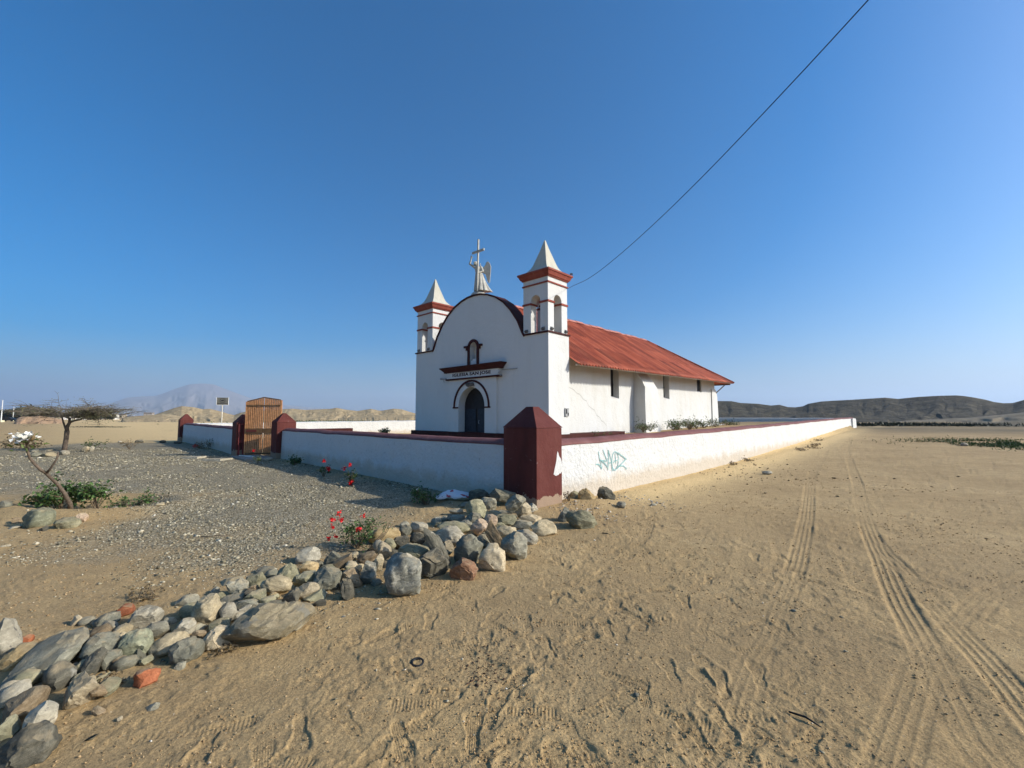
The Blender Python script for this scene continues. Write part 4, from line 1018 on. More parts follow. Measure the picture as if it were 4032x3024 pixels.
side = wall('side_wall', 'long white side wall with teal graffiti and worn maroon coping', [sw(-0.2, -0.1, 1.055), sw(8, -0.1, 1.10), sw(13.8, -0.1, 1.15), sw(25, 0.0, 1.27), sw(36, 0.1, 1.38), sw(LS - 0.02, 0.2, 1.43)])
# pale end block
eb = MB(); q0 = sw(LS - 1.9, 0, 0); q1 = sw(LS + 0.35, 0, 0)
ob = MB().rings([[(-0.10, 0, z), (-0.10, 2.3 + k, z), (0.55, 2.3 + k, z), (0.55, 0, z)] for z, k in ((0.2, 0.25), (1.18, 0.18), (1.34, 0.05), (1.42, -0.25))]).build('end_block', M['white_wall'], side)
ob.matrix_parent_inverse = Matrix.Translation((-S0.x - 0, -S0.y, 0)) if False else Matrix.Identity(4)
ob.location = (q0[0] - side.location.x, q0[1] - side.location.y, 0); ob.rotation_euler = (0, 0, math.atan2(dS.y, dS.x) - math.pi / 2); ob.scale = (-1, 1, 1)
# graffiti strokes lying on the side wall's outer face
dn = Vector((-dS.y, dS.x))
def gpt(u, z): q = S0 + dS * u - dn * 0.012 + dn * 0.03 * z; return (q.x - side.location.x, q.y - side.location.y, z)
GRAF = [[(1.341, 0.63), (1.386, 0.636), (1.443, 0.625), (1.488, 0.597), (1.528, 0.56), (1.55, 0.527), (1.557, 0.567), (1.525, 0.656), (1.497, 0.714), (1.477, 0.802), (1.461, 0.881)], [(1.643, 0.905), (1.683, 0.827), (1.728, 0.748), (1.757, 0.696), (1.75, 0.671), (1.631, 0.686), (1.503, 0.707)], [(1.572, 0.681), (1.653, 0.64), (1.735, 0.583), (1.77, 0.546)], [(1.787, 0.491), (1.807, 0.578), (1.826, 0.703), (1.834, 0.83), (1.832, 0.894), (1.864, 0.829), (1.91, 0.729), (1.938, 0.644), (1.96, 0.552), (1.969, 0.449)], [(1.815, 0.628), (1.87, 0.625), (1.932, 0.625)], [(1.966, 0.546), (1.957, 0.63), (1.972, 0.719), (2.012, 0.8), (2.064, 0.836), (2.121, 0.846), (2.178, 0.816), (2.222, 0.768), (2.239, 0.701), (2.223, 0.61), (2.188, 0.534), (2.128, 0.48), (2.07, 0.454), (2.02, 0.473), (1.978, 0.519), (1.966, 0.546)], [(2.107, 0.807), (2.11, 0.709), (2.113, 0.605)], [(2.019, 0.625), (2.07, 0.647), (2.121, 0.657), (2.173, 0.656)], [(2.217, 0.82), (2.32, 0.768), (2.437, 0.714), (2.57, 0.658), (2.474, 0.618), (2.338, 0.561), (2.245, 0.523), (2.18, 0.489)], [(2.245, 0.516), (2.324, 0.526), (2.43, 0.518), (2.509, 0.481), (2.562, 0.436)]]
gm_ = MB()
for st in GRAF:
    for (u0, z0), (u1, z1) in zip(st[:-1], st[1:]):
        l = math.hypot(u1 - u0, z1 - z0) + 1e-6; nx, nz = -(z1 - z0) / l * 0.011, (u1 - u0) / l * 0.011; ex, ez_ = (u1 - u0) / l * 0.008, (z1 - z0) / l * 0.008
        quad = [(u0 - ex + nx, z0 - ez_ + nz), (u0 - ex - nx, z0 - ez_ - nz), (u1 + ex - nx, z1 + ez_ - nz), (u1 + ex + nx, z1 + ez_ + nz)]
        gm_.add([gpt(*p) for p in quad], [(0, 1, 2, 3)])
gm_.build('graffiti', simple('teal_spray', (0.27, 0.47, 0.46), 0.8, 0.25, 8, bstr=0), side)
# back and left walls of the compound
LB = 30.0
eb_ = E0 + L2 * LB
wall('back_wall', 'plain grey-white back wall behind the church', [(E0.x, E0.y, 0.2, 1.40), (E0.x + L2.x * LB, E0.y + L2.y * LB, 0.0, 1.42)], coping_mat='white_wall', rise=0.05)
lw0 = FC + L2 * 0.1 + R2 * 0.4; lw1 = E0 + L2 * LB
wall('left_wall', 'far left compound wall, sunlit white inside', [(lw1.x, lw1.y, 0, 1.18), (lw0.x + (lw1.x - lw0.x) * 0.35, lw0.y + (lw1.y - lw0.y) * 0.35, -0.1, 1.17), (lw0.x, lw0.y, -0.15, 1.10)], coping_mat='white_wall', rise=0.06)
g0 = G1 + R2 * 0.75 + L2 * 0.05; g1_ = g0 + R2 * 2.4
pt = thing('path_wall', 'short dark red wall running in from the gate pillar', 'wall', (g0.x, g0.y, 0), -A46)
MB().box(-0.3, 0, 0, 2.3, -0.1, 1.10).build('path_wall_body', M['trim'], pt)

# ------------------------------------------------------------------ slatted gate
GR = Vector((-9.50, 17.93)); gv = Vector((math.cos(R(10)), math.sin(R(10)))) * 1.25; GL = GR - gv; gl = gv.length
gate = thing('wooden_gate', 'tall slatted wooden gate with pointed top, ajar between the maroon gate pillars', 'gate', (GL.x, GL.y, 0), math.atan2(gv.y, gv.x))
ztop = lambda x: 2.36 - (0.17 if x < gl / 2 else 0.10) * abs(x - gl / 2) / (gl / 2)
for xa, xb in ((0.0, gl / 2 - 0.008), (gl / 2 + 0.008, gl)):
    sl = MB(); n = 9
    for k in range(n):
        x = xa + (xb - xa) * (k + 0.5) / n
        sl.box(x - 0.0205, x + 0.0205, -0.022, 0.05, 0.06 + 0.01 * math.sin(k * 3.3), ztop(x))
    leaf = sl.build('gate_leaf', M['wood'], gate)
    MB().box(xa, xb, -0.06, -0.023, 0.93, 1.12).build('middle_rail', M['wood_dark'], leaf)
    MB().box(xa, xb, -0.05, -0.023, 2.02, 2.075).build('upper_rail', M['wood_dark'], leaf)
    MB().box(xa, xb, -0.05, -0.023, 0.08, 0.14).build('lower_rail', M['wood_dark'], leaf)
    MB().rings([[(x, -0.03, ztop(x) + 0.002), (x, 0.03, ztop(x) + 0.002), (x, 0.03, ztop(x) + 0.04), (x, -0.03, ztop(x) + 0.04)] for x in (xa, xb)]).build('top_rail', M['wood_dark'], leaf)
MB().box(0.02, 0.40, -0.075, -0.0605, 0.98, 1.07).build('latch_bar', M['maroon'], gate)
MB().box(gl - 0.25, gl - 0.14, -0.078, -0.0605, 0.97, 1.07).build('lock_box', M['black_red'], gate)
MB().box(-0.05, -0.004, -0.03, 0.03, 0.0, 2.2).build('stile', M['wood'], gate)
MB().box(gl + 0.004, gl + 0.06, -0.03, 0.03, 0.0, 2.27).build('stile', M['wood'], gate)
gpl = MB().box(-0.0, 0.004, 0, 0.11, 0, 0.42)
tl = thing('notice_plate', 'narrow pale plate fixed on the right gate pillar facing the gate', 'plate', (G1.x + L2.x * 0.626 + R2.x * 0.2, G1.y + L2.y * 0.626 + R2.y * 0.2, 0.86), -A46)
MB().box(-0.004, 0.0, 0.0, 0.12, 0, 0.40).build('plate_face', M['metal_grey'], tl); MB().box(-0.006, -0.0042, 0.02, 0.10, 0.03, 0.37).build('plate_panel', simple('plate_pale', (0.4, 0.38, 0.3), 0.6), tl)

# ------------------------------------------------------------------ sign beyond the wall
D_ = 50.0; sx_ = (877 - 2016) / 1718 * D_
sign = thing('road_sign', 'square grey sign board on a thin white post beyond the wall', 'sign', (sx_, D_, gh(sx_, D_)), R(24))
h0 = -gh(sx_, D_)
MB().tube([(0, 0, -0.2), (0, 0, 2.98 + h0)], 0.05, 8).build('post', simple('pale_post', (0.6, 0.57, 0.48), 0.7, 0.1), sign)
bd_ = MB().box(-0.56, 0.56, -0.06, 0.03, 2.93 + h0, 3.76 + h0).build('board', simple('sign_grey', (0.115, 0.115, 0.10), 0.6, 0.15), sign)
MB().box(0.561, 0.60, -0.07, 0.04, 2.91 + h0, 3.78 + h0).box(-0.6, -0.561, -0.07, 0.04, 2.91 + h0, 3.78 + h0).box(-0.56, 0.56, -0.07, 0.04, 2.895 + h0, 2.925 + h0).build('board_frame', simple('sign_white_edge', (0.75, 0.75, 0.72), 0.6, 0.1), bd_)
em = MB(); zc = 3.43 + h0; n = 28
em.rings([[(r2 * math.cos(6.2832 * k / n), y2, zc + r2 * math.sin(6.2832 * k / n)) for r2, y2 in ((0.27, -0.061), (0.27, -0.068), (0.235, -0.068), (0.235, -0.061))] for k in range(n + 1)], False)
em.prism([(-0.16, zc - 0.07), (0.16, zc - 0.07), (0.16, zc), (0.09, zc + 0.06), (-0.09, zc + 0.06), (-0.16, zc)], -0.067, -0.061)
em.prism([(-0.5, zc - 0.36), (0.5, zc - 0.36), (0.5, zc - 0.30), (-0.5, zc - 0.30)], -0.066, -0.061)
em.build('emblem', M['wire'], bd_)

# ------------------------------------------------------------------ stones
ico = {}
for sub in (3, 4):
    bm = bmesh.new(); bmesh.ops.create_icosphere(bm, subdivisions=sub, radius=1.0)
    ico[sub] = (np.array([v.co[:] for v in bm.verts]), np.array([[v.index for v in f.verts] for f in bm.faces])); bm.free()
def stone_mesh(a, b_, c, shape, seed):
    r = np.random.default_rng(seed)
    V, F = ico[4 if max(a, c) > 0.085 and True else 3]
    p = V.copy(); off = r.uniform(0, 90, 3)
    ex = {'r': 1.0, 'a': 0.86, 's': 0.62, 'p': 0.66, 'c': 0.95, 'k': 1.0}[shape]
    p = np.sign(p) * np.abs(p) ** ex
    p /= np.abs(p).max()
    nl = {'r': 0.30, 'a': 0.42, 's': 0.34, 'p': 0.34, 'c': 0.32, 'k': 0.7}[shape]
    p = p * (1 + nl * vn3(V * 1.5 + off) + nl * 0.35 * vn3(V * 3.7 + off))[:, None]
    if shape == 'c': p[:, :2] *= (1.12 - 0.42 * np.clip(p[:, 2:3], -0.6, 1))
    ncut = {'r': 7, 'a': 13, 's': 10, 'p': 10, 'c': 9, 'k': 6}[shape]; lo, hi = {'r': (0.70, 0.92)}.get(shape, (0.56, 0.84))
    for _ in range(ncut):
        n = r.normal(size=3); n /= np.linalg.norm(n); dd = r.uniform(lo, hi)
        t = p @ n - dd; p = p - np.clip(t, 0, None)[:, None] * n * 0.92
    mn, mx = p.min(0), p.max(0); p = (p - (mn + mx) / 2) / ((mx - mn) / 2)
    p = p * np.array([a, b_, c]) 
    m = min(a, b_, c)
    p = p + (V * (0.16 * m * vn3(V * 5 + off) + 0.09 * m * vn3(V * 11 + off) + 0.05 * m * vn3(V * 23 + off))[:, None])
    if shape == 's' and a > 0.25:   # bedding planes of the big slabs
        lay = np.round(p[:, 2] / (c * 0.28)) * c * 0.28; p[:, 2] = 0.55 * p[:, 2] + 0.45 * lay
    return p, F
ROCKS = [
 (0.993,6.431,0.113,-8.8,10.0,0.21,0.15,0.145,'olive','r','big smooth grey boulder lying alone right of the maroon corner pillar'),
 (0.792,6.766,0.097,-6.7,0.0,0.094,0.092,0.125,'grey','a',"rough grey stone tucked behind the lone boulder by the pillar's foot"),
 (0.434,6.08,0.088,-4.1,8.0,0.176,0.12,0.112,'tan','c','tan wedge of rock at the right end of the stone pile'),
 (0.185,5.668,0.074,-1.9,15.0,0.135,0.096,0.094,'pale','r','whitish stone with black spots beside the upright grey boulder'),
 (0.028,5.076,0.126,-0.3,-8.0,0.144,0.129,0.162,'grey','r',"upright rounded grey boulder with a lit right side at the pile's right edge"),
 (-0.195,4.735,0.106,2.4,20.0,0.14,0.116,0.136,'cream','c',"large cream boulder with a pointed top at the pile's front edge"),
 (-0.487,4.484,0.078,6.2,12.0,0.125,0.095,0.1,'red','a','reddish brown broken rock with a chip of stone on top'),
 (-0.481,4.937,0.134,5.6,0.0,0.148,0.135,0.171,'blue','r','tall blue-grey boulder with a crack, between the leaning slab and cream boulder'),
 (-0.817,4.553,0.105,10.2,-25.0,0.148,0.12,0.134,'dark','a','dark rock streaked with white at the foot of the leaning slab'),
 (-0.804,4.795,0.208,9.5,62.0,0.24,0.052,0.068,'dark','p','long dark slab leaning steeply against the stone pile'),
 (-0.999,4.127,0.155,13.6,-6.0,0.154,0.149,0.198,'speck','r','biggest upright boulder, grey with pale lichen speckles'),
 (-1.06,4.857,0.131,12.3,-8.0,0.157,0.11,0.104,'olive','a','sloping olive grey rock behind the big speckled boulder'),
 (-1.45,3.976,0.072,20.0,0.0,0.056,0.062,0.092,'dark','c','small dark stone standing on end before the row'),
 (-1.529,4.268,0.071,19.7,0.0,0.097,0.082,0.091,'brown','a','brownish grey block behind the small standing dark stone'),
 (-1.719,4.188,0.087,22.3,5.0,0.113,0.099,0.112,'blue','a','squat blue-grey rock left of the brownish block'),
 (-1.394,4.353,0.092,17.8,5.0,0.067,0.077,0.118,'speck','a','narrow mottled rock close left of the biggest boulder'),
 (-1.356,4.555,0.115,16.6,12.0,0.042,0.027,0.083,'tan','s','thin tan stone standing beside the mottled narrow rock'),
 (-1.387,4.873,0.153,15.9,-5.0,0.066,0.068,0.093,'cream','a','pale yellow stone below the ochre boulder'),
 (-1.622,5.675,0.089,16.0,4.0,0.184,0.115,0.114,'ochre','r','broad ochre boulder right of the red rose bush'),
 (-1.568,5.233,0.101,16.7,0.0,0.056,0.052,0.065,'pale','r','pale stone wedged under the left end of the ochre boulder'),
 (-1.444,5.268,0.104,15.3,20.0,0.07,0.06,0.069,'olive','r',"round olive stone under the ochre boulder's front"),
 (-1.338,5.383,0.087,14.0,0.0,0.095,0.072,0.073,'dark','a','dark wet-looking stone right of the ochre boulder'),
 (-1.173,5.559,0.096,11.9,0.0,0.087,0.068,0.072,'dark','r',"dark round stone left of the leaning slab's top"),
 (-1.435,6.038,0.061,13.4,0.0,0.089,0.072,0.079,'blue','r','dark blue stone at the back of the pile behind the ochre boulder'),
 (-1.551,6.436,0.042,13.5,0.0,0.074,0.054,0.054,'grey','r','small grey stone at the far back edge behind the dark blue one'),
 (-1.265,6.069,0.094,11.8,10.0,0.11,0.075,0.069,'pale','r','half white grey stone behind the leaning slab'),
 (-0.763,5.501,0.149,7.9,6.0,0.165,0.117,0.114,'pale','r',"whitish grey granite boulder right of the leaning slab's top"),
 (-0.785,6.055,0.105,7.4,5.0,0.21,0.127,0.083,'olive','r','wide olive grey stone behind the whitish granite boulder'),
 (-0.745,5.153,0.093,8.2,30.0,0.063,0.06,0.081,'cream','a','cream stone half hidden behind the leaning slab'),
 (-0.332,5.409,0.096,3.5,10.0,0.093,0.07,0.072,'grey','a','grey stone between the blue-grey boulder and the brown slab'),
 (-0.211,5.3,0.19,2.3,58.0,0.18,0.053,0.07,'brown','p','dark brown slab leaning to the right above the cream boulder'),
 (-0.088,5.828,0.103,0.9,0.0,0.14,0.091,0.08,'tan','r','pale tan stone behind the brown leaning slab'),
 (-0.096,6.301,0.143,0.9,0.0,0.152,0.095,0.081,'olive','a','brown and olive block in the middle of the upper pile'),
 (0.138,6.309,0.073,-1.3,4.0,0.137,0.082,0.067,'grey','r','flat grey stone left of the tan wedge'),
 (-0.422,5.777,0.177,4.2,0.0,0.11,0.089,0.099,'pink','a',"pinkish brown rock in the pile's centre"),
 (-0.29,6.09,0.187,2.7,0.0,0.085,0.072,0.085,'pink','r','rounded pinkish cream stone beside the brown and olive block'),
 (-0.547,6.326,0.157,4.9,0.0,0.119,0.092,0.098,'grey','a','grey lump below the cone-shaped stone'),
 (-0.507,6.44,0.268,4.5,8.0,0.165,0.128,0.138,'olive','c','cone-shaped grey stone on top of the pile'),
 (0.052,6.475,0.351,-0.5,12.0,0.133,0.106,0.117,'grey','a','squared grey block topmost against the dark pillar face'),
 (0.169,6.74,0.185,-1.4,0.0,0.121,0.098,0.109,'cream','r','pale yellow round stone under the squared top block'),
 (0.316,7.248,0.094,-2.5,0.0,0.101,0.083,0.095,'pale','a',"white blocky stone against the pillar's near corner"),
 (0.241,6.707,0.064,-2.1,0.0,0.187,0.106,0.082,'cream','a',"flat cream block below the pillar's near corner"),
 (-0.251,6.524,0.175,2.2,4.0,0.121,0.075,0.045,'cream','s','flat cream stone lying across the upper pile'),
 (-0.103,6.742,0.148,0.9,4.0,0.109,0.067,0.036,'grey','s','thin grey stone next to the flat cream one'),
 (-0.372,7.084,0.221,3.0,0.0,0.116,0.093,0.104,'grey','a','grey stone at the back of the pile left of the squared block'),
 (-0.161,7.474,0.286,1.2,4.0,0.216,0.13,0.111,'blue','a','large blue-grey rock in shade against the pillar'),
 (-0.584,8.031,0.171,4.2,0.0,0.182,0.124,0.117,'dark','r','dark boulder in shade at the foot of the front wall'),
 (-0.754,7.609,0.1,5.7,0.0,0.122,0.068,0.051,'grey','r','low grey stone beside the plastic bag'),
 (-0.798,6.543,0.107,7.0,0.0,0.101,0.067,0.06,'pale','r',"pale grey cobble at the pile's left shoulder"),
 (-0.915,6.579,0.103,7.9,0.0,0.052,0.051,0.068,'grey','c',"small pointed grey stone at the pile's left shoulder"),
 (-1.007,6.652,0.07,8.6,0.0,0.067,0.05,0.052,'grey','r','=cob'),
 (-1.116,6.606,0.053,9.6,0.0,0.091,0.067,0.067,'grey','a','=cob'),
 (-1.023,6.434,0.038,9.0,0.0,0.092,0.058,0.049,'olive','r','=cob'),
 (-0.642,6.253,0.105,5.9,0.0,0.096,0.064,0.058,'grey','r','=cob'),
 (-0.895,7.149,0.078,7.1,0.0,0.106,0.061,0.048,'grey','r','=cob'),
 (-0.18,6.195,0.087,1.7,0.0,0.08,0.053,0.048,'olive','r','=cob'),
 (-1.372,5.158,0.037,14.9,0.0,0.057,0.045,0.048,'dark','r','=cob'),
 (-1.374,4.787,0.02,16.0,0.0,0.057,0.047,0.052,'dark','r','=cob'),
 (-1.29,4.279,0.029,16.8,0.0,0.044,0.035,0.037,'blue','r','small round bluish stone in the shade left of the biggest boulder'),
 (1.138,8.308,0.076,-7.8,0.0,0.146,0.102,0.098,'olive','r','olive cobble on the far side of the corner pillar'),
 (1.383,8.155,0.097,-9.6,10.0,0.155,0.119,0.124,'ochre','a','crumbly brown clod beside the far cobbles at the wall foot'),
 (1.755,8.297,0.099,-11.9,30.0,0.159,0.122,0.126,'dark','a','dark wedge-shaped stone at the foot of the graffiti wall'),
 (1.831,9.189,0.055,-11.3,0.0,0.146,0.088,0.071,'tan','r','flat tan stone behind the dark wedge at the wall foot'),
 (1.311,9.055,0.05,-8.2,0.0,0.134,0.08,0.064,'pale','r','pale flat stone touching the wall behind the pillar'),
 (-1.894,4.777,0.088,21.6,0.0,0.093,0.079,0.087,'blue','a','bluish rock in front of the red rose bush'),
 (-1.756,4.66,0.09,20.6,-22.0,0.099,0.064,0.052,'brown','a','slanting brown stone in front of the rose bush'),
 (-1.652,4.62,0.069,19.7,0.0,0.06,0.048,0.05,'cream','r','small pale yellow stone below the rose bush'),
 (-1.577,4.642,0.048,18.8,-10.0,0.054,0.038,0.035,'tan','r','small tan stone right of the pale yellow one'),
 (-1.733,4.881,0.085,19.5,0.0,0.079,0.052,0.044,'tan','a','tan stone touching the rose bush stems'),
 (-1.534,4.768,0.105,17.8,-15.0,0.102,0.064,0.058,'brown','r','brownish oval stone right of the rose bush roots'),
 (-1.866,4.588,0.064,22.1,0.0,0.077,0.044,0.031,'olive','r','thin olive stone above the squat blue-grey rock'),
 (-2.249,4.939,0.072,24.5,-8.0,0.122,0.094,0.092,'pale','r','white granite boulder left of the red rose bush'),
 (-2.053,4.541,0.079,24.3,0.0,0.085,0.065,0.063,'yellow','r','yellowish cream stone in front of the white granite boulder'),
 (-2.191,4.388,0.084,26.5,-20.0,0.082,0.074,0.082,'olive','a','olive yellow rock with a sharp left edge'),
 (-2.134,4.077,0.088,27.6,8.0,0.117,0.079,0.074,'tan','r','smooth oval olive tan stone lying on top of the row'),
 (-1.814,4.006,0.068,24.4,-4.0,0.089,0.066,0.061,'cream','r',"cream oval stone above the big flat slab's right end"),
 (-1.932,4.204,0.085,24.7,0.0,0.096,0.066,0.057,'olive','a','olive angular stone under the yellowish cream stone'),
 (-1.888,3.85,0.064,26.1,16.0,0.06,0.062,0.082,'dark','c',"dark cone-shaped stone at the flat slab's top edge"),
 (-1.732,3.955,0.028,23.7,-10.0,0.086,0.058,0.036,'olive','s','flat slate piece lying right of the dark cone'),
 (-1.631,3.831,0.022,23.1,-5.0,0.049,0.033,0.029,'dark','s',"small dark slate lying on sand at the slab's right tip"),
 (-1.778,3.333,0.1,28.1,-12.0,0.272,0.191,0.128,'sandst','s','largest flat layered slab lying on the sand'),
 (-2.053,3.183,0.057,32.8,12.0,0.098,0.079,0.073,'cream','a','broken cream rock at the left end of the big flat slab'),
 (-2.148,3.006,0.061,35.5,-10.0,0.091,0.079,0.078,'blue','r',"blue-grey oval boulder at the row's front edge"),
 (-2.335,3.101,0.053,37.0,-15.0,0.105,0.079,0.068,'tan','r','broad tan stone behind the blue-grey oval boulder'),
 (-2.564,3.284,0.064,38.0,12.0,0.075,0.057,0.057,'grey','r','rounded grey stone in front of the whitest granite boulder'),
 (-2.79,3.456,0.072,38.9,-5.0,0.099,0.092,0.093,'pale','a','whitest granite boulder on the left half of the row'),
 (-2.406,3.332,0.062,35.8,-22.0,0.067,0.057,0.054,'pale','a','white and grey streaked stone in the middle of the row'),
 (-2.343,3.476,0.115,34.0,-25.0,0.096,0.089,0.096,'tan','r','large smooth olive tan stone tilted up in the row'),
 (-2.204,3.517,0.092,32.1,-25.0,0.055,0.055,0.066,'pale','r',"small bright white stone at the slab's upper left"),
 (-2.565,3.602,0.065,35.5,-20.0,0.072,0.061,0.058,'olive','r','dark olive stone left of the tilted smooth stone'),
 (-2.774,3.851,0.037,35.8,-10.0,0.08,0.059,0.047,'grey','r','grey flat stone at the back edge of the row'),
 (-2.638,3.485,0.026,37.1,5.0,0.045,0.034,0.033,'grey','r','small grey stone right of the whitest granite'),
 (-2.193,3.391,0.049,32.9,0.0,0.066,0.047,0.037,'olive','a',"pale olive stone touching the slab's left end"),
 (-2.467,4.044,0.063,31.4,0.0,0.081,0.074,0.08,'grey','k',"knobbly grey lump of stone at the row's back"),
 (-2.696,4.339,0.024,31.9,-10.0,0.099,0.072,0.031,'tan','s','pale tan flat stone behind the knobbly lump'),
 (-2.426,4.254,0.05,29.7,-14.0,0.082,0.066,0.064,'olive','a','olive stone left of the smooth oval one'),
 (-2.301,4.025,0.056,29.8,0.0,0.048,0.043,0.046,'brown','a',"brown stone under the smooth oval's left end"),
 (-2.2,3.861,0.061,29.7,-12.0,0.082,0.057,0.053,'olive','a','olive triangular stone above the flat slab'),
 (-2.077,3.923,0.044,27.9,-10.0,0.041,0.032,0.031,'yellow','a','small yellowish stone between the olive triangle and dark cone'),
 (-2.062,3.804,0.049,28.5,-10.0,0.062,0.042,0.037,'olive','r',"olive stone resting on the slab's upper edge"),
 (-1.979,3.718,0.054,28.0,-10.0,0.069,0.048,0.031,'blue','s',"bluish flake lying on the slab's upper edge"),
 (-2.19,3.716,0.055,30.5,0.0,0.09,0.059,0.045,'blue','a',"blue-green broken rock at the slab's upper left edge"),
 (-2.438,3.927,0.022,31.8,-10.0,0.101,0.074,0.028,'grey','s','long grey flat stone below the knobbly lump'),
 (-2.565,3.95,0.028,33.0,0.0,0.046,0.037,0.035,'olive','r','=cob'),
 (-2.697,4.089,0.025,33.4,0.0,0.035,0.031,0.032,'grey','r','=cob'),
 (-2.538,4.617,0.026,28.8,-10.0,0.08,0.057,0.034,'blue','s',"bluish flat stone at the row's back behind the olive rocks"),
 (-2.413,4.51,0.032,28.2,0.0,0.06,0.045,0.041,'blue','r','=cob'),
 (-2.264,3.28,0.029,34.6,0.0,0.043,0.038,0.037,'brown','a','dark brown stone left of the broken cream rock'),
 (-2.338,3.406,0.028,34.5,0.0,0.043,0.037,0.036,'grey','a','=cob'),
 (-2.198,3.66,0.024,31.0,0.0,0.033,0.029,0.031,'dark','r','=cob'),
 (-3.41,3.063,0.112,48.1,-8.0,0.067,0.101,0.144,'pale','r','big white granite boulder cut by the left edge of the photo'),
 (-3.441,3.209,0.028,47.0,-15.0,0.053,0.047,0.036,'brick','a','flat orange brick piece touching the big white boulder'),
 (-3.187,3.2,0.038,44.9,-20.0,0.058,0.049,0.049,'ochre','r','ochre stone half sunk at the back of the row'),
 (-3.199,2.966,0.05,47.2,-15.0,0.101,0.089,0.064,'ochre','r','wide tan and ochre stone right below the big white boulder'),
 (-2.975,2.918,0.062,45.6,-24.0,0.199,0.176,0.079,'blue','s','largest blue-grey slab on the left half of the row'),
 (-2.7,2.989,0.107,42.1,-15.0,0.092,0.074,0.073,'blue','r','greenish grey boulder at the upper end of the blue-grey slab'),
 (-2.524,3.052,0.086,39.6,-10.0,0.089,0.084,0.084,'green','r','moss green boulder in the middle of the left rocks'),
 (-2.457,3.021,0.034,39.1,0.0,0.03,0.035,0.044,'blue','a','small bluish stone between the moss green and tan stones'),
 (-2.469,2.913,0.034,40.3,-5.0,0.064,0.05,0.044,'blue','r',"low bluish stone at the row's front near the orange brick"),
 (-2.6,2.822,0.071,42.7,18.0,0.044,0.049,0.091,'dark','p','slate plate standing on edge beside the orange brick'),
 (-2.562,2.917,0.061,41.3,-10.0,0.052,0.051,0.052,'blue','a','slate flake leaning right of the standing plate'),
 (-2.697,2.727,0.059,44.7,0.0,0.068,0.072,0.076,'dark','r','dark rounded stone above the cream block'),
 (-2.863,2.689,0.062,46.8,-10.0,0.064,0.056,0.054,'olive','r','pale olive stone left of the dark rounded one'),
 (-2.415,2.569,0.063,43.2,-14.0,0.074,0.076,0.08,'cream','a',"cream squared block at the row's front"),
 (-2.779,2.564,0.059,47.3,-25.0,0.065,0.058,0.05,'pale','r','long white stone near the lower left edge'),
 (-2.604,2.456,0.065,46.7,-20.0,0.088,0.077,0.058,'brown','a','brownish flat rock below the long white stone'),
 (-2.406,2.361,0.055,45.5,-32.0,0.068,0.07,0.07,'pale','a','jagged white granite rock at the lower left'),
 (-2.531,2.322,0.039,47.5,-35.0,0.043,0.048,0.049,'olive','a','olive grey rock left of the jagged white granite'),
 (-2.289,2.189,0.049,46.3,-28.0,0.096,0.095,0.088,'dark','r','large dark boulder lowest in the left corner'),
 (-2.194,2.749,0.045,38.6,-5.0,0.073,0.063,0.058,'brick','a','broken bright orange brick on the sand before the row'),
 (-3.355,3.496,0.032,43.8,0.0,0.037,0.039,0.04,'cream','a','small cream stone alone on the sand behind the row'),
 (-3.122,3.648,0.044,40.6,-5.0,0.07,0.061,0.056,'brick','a',"rust red brick lump at the row's back edge"),
 (-3.126,3.489,0.037,41.9,-10.0,0.078,0.063,0.048,'blue','r','bluish stone at the back edge near the rust red brick'),
 (-2.985,3.357,0.058,41.6,0.0,0.052,0.043,0.036,'pale','a','pale grey stone before the bluish back stone'),
 (-2.965,3.272,0.042,42.2,-15.0,0.067,0.06,0.054,'brown','r','brown olive stone above the greenish grey boulder'),
 (-2.829,3.306,0.057,40.6,-18.0,0.048,0.039,0.034,'tan','s','thin tan stone left of the whitest granite'),
 (-2.776,3.249,0.03,40.5,0.0,0.032,0.034,0.039,'tan','a','=cob'),
 (-3.088,3.244,0.023,43.6,-10.0,0.039,0.032,0.03,'blue','r','=cob'),
 (-3.284,3.494,0.024,43.2,-10.0,0.047,0.039,0.031,'grey','r','=cob'),
 (-2.115,2.902,0.018,36.1,-10.0,0.033,0.025,0.023,'grey','a','small pale grey stone on the sand below the blue-grey oval boulder'),
 (-1.954,2.503,0.019,38.0,-15.0,0.028,0.025,0.024,'grey','a','grey chip of stone alone on the bare sand'),
 (-2.057,2.412,0.013,40.5,0.0,0.013,0.014,0.017,'cream','a','tiny cream pebble alone on the bare sand'),
 (-2.904,3.012,0.026,43.9,0.0,0.029,0.031,0.033,'blue','r','=cob'),
 (-2.734,2.857,0.027,43.7,0.0,0.03,0.032,0.035,'dark','a','=cob'),
 (-2.763,2.678,0.02,45.9,0.0,0.025,0.026,0.026,'dark','a','=cob'),
 (-6.86,6.472,0.119,46.7,-10.0,0.156,0.158,0.153,'green','r','large grey-green boulder edging the flower bed under the leaning little tree'),
 (-6.343,6.357,0.075,44.9,5.0,0.133,0.113,0.096,'olive','r',"olive grey stone right of the flower bed's grey-green boulder"),
 (-6.506,6.726,0.061,44.0,10.0,0.071,0.074,0.078,'pink','a',"pinkish cream stone at the flower bed's edge"),
 (-8.176,7.16,0.058,48.8,10.0,0.074,0.078,0.074,'blue','r',"blue-grey stone at the flower bed cut by the photo's left edge"),
 (-7.077,6.347,0.02,48.1,-6.0,0.064,0.06,0.026,'pale','s','flat white stone left of the grey-green boulder'),
 (-7.385,6.631,0.043,48.1,-20.0,0.062,0.061,0.056,'brown','a','brown stone behind the flat white one'),
 (-6.477,6.178,0.041,46.4,0.0,0.036,0.044,0.052,'dark','a','small dark stone at the foot of the grey-green boulder'),
 (-6.666,7.447,0.042,41.8,0.0,0.067,0.059,0.054,'grey','a',"grey stone on the flower bed's dirt bank"),
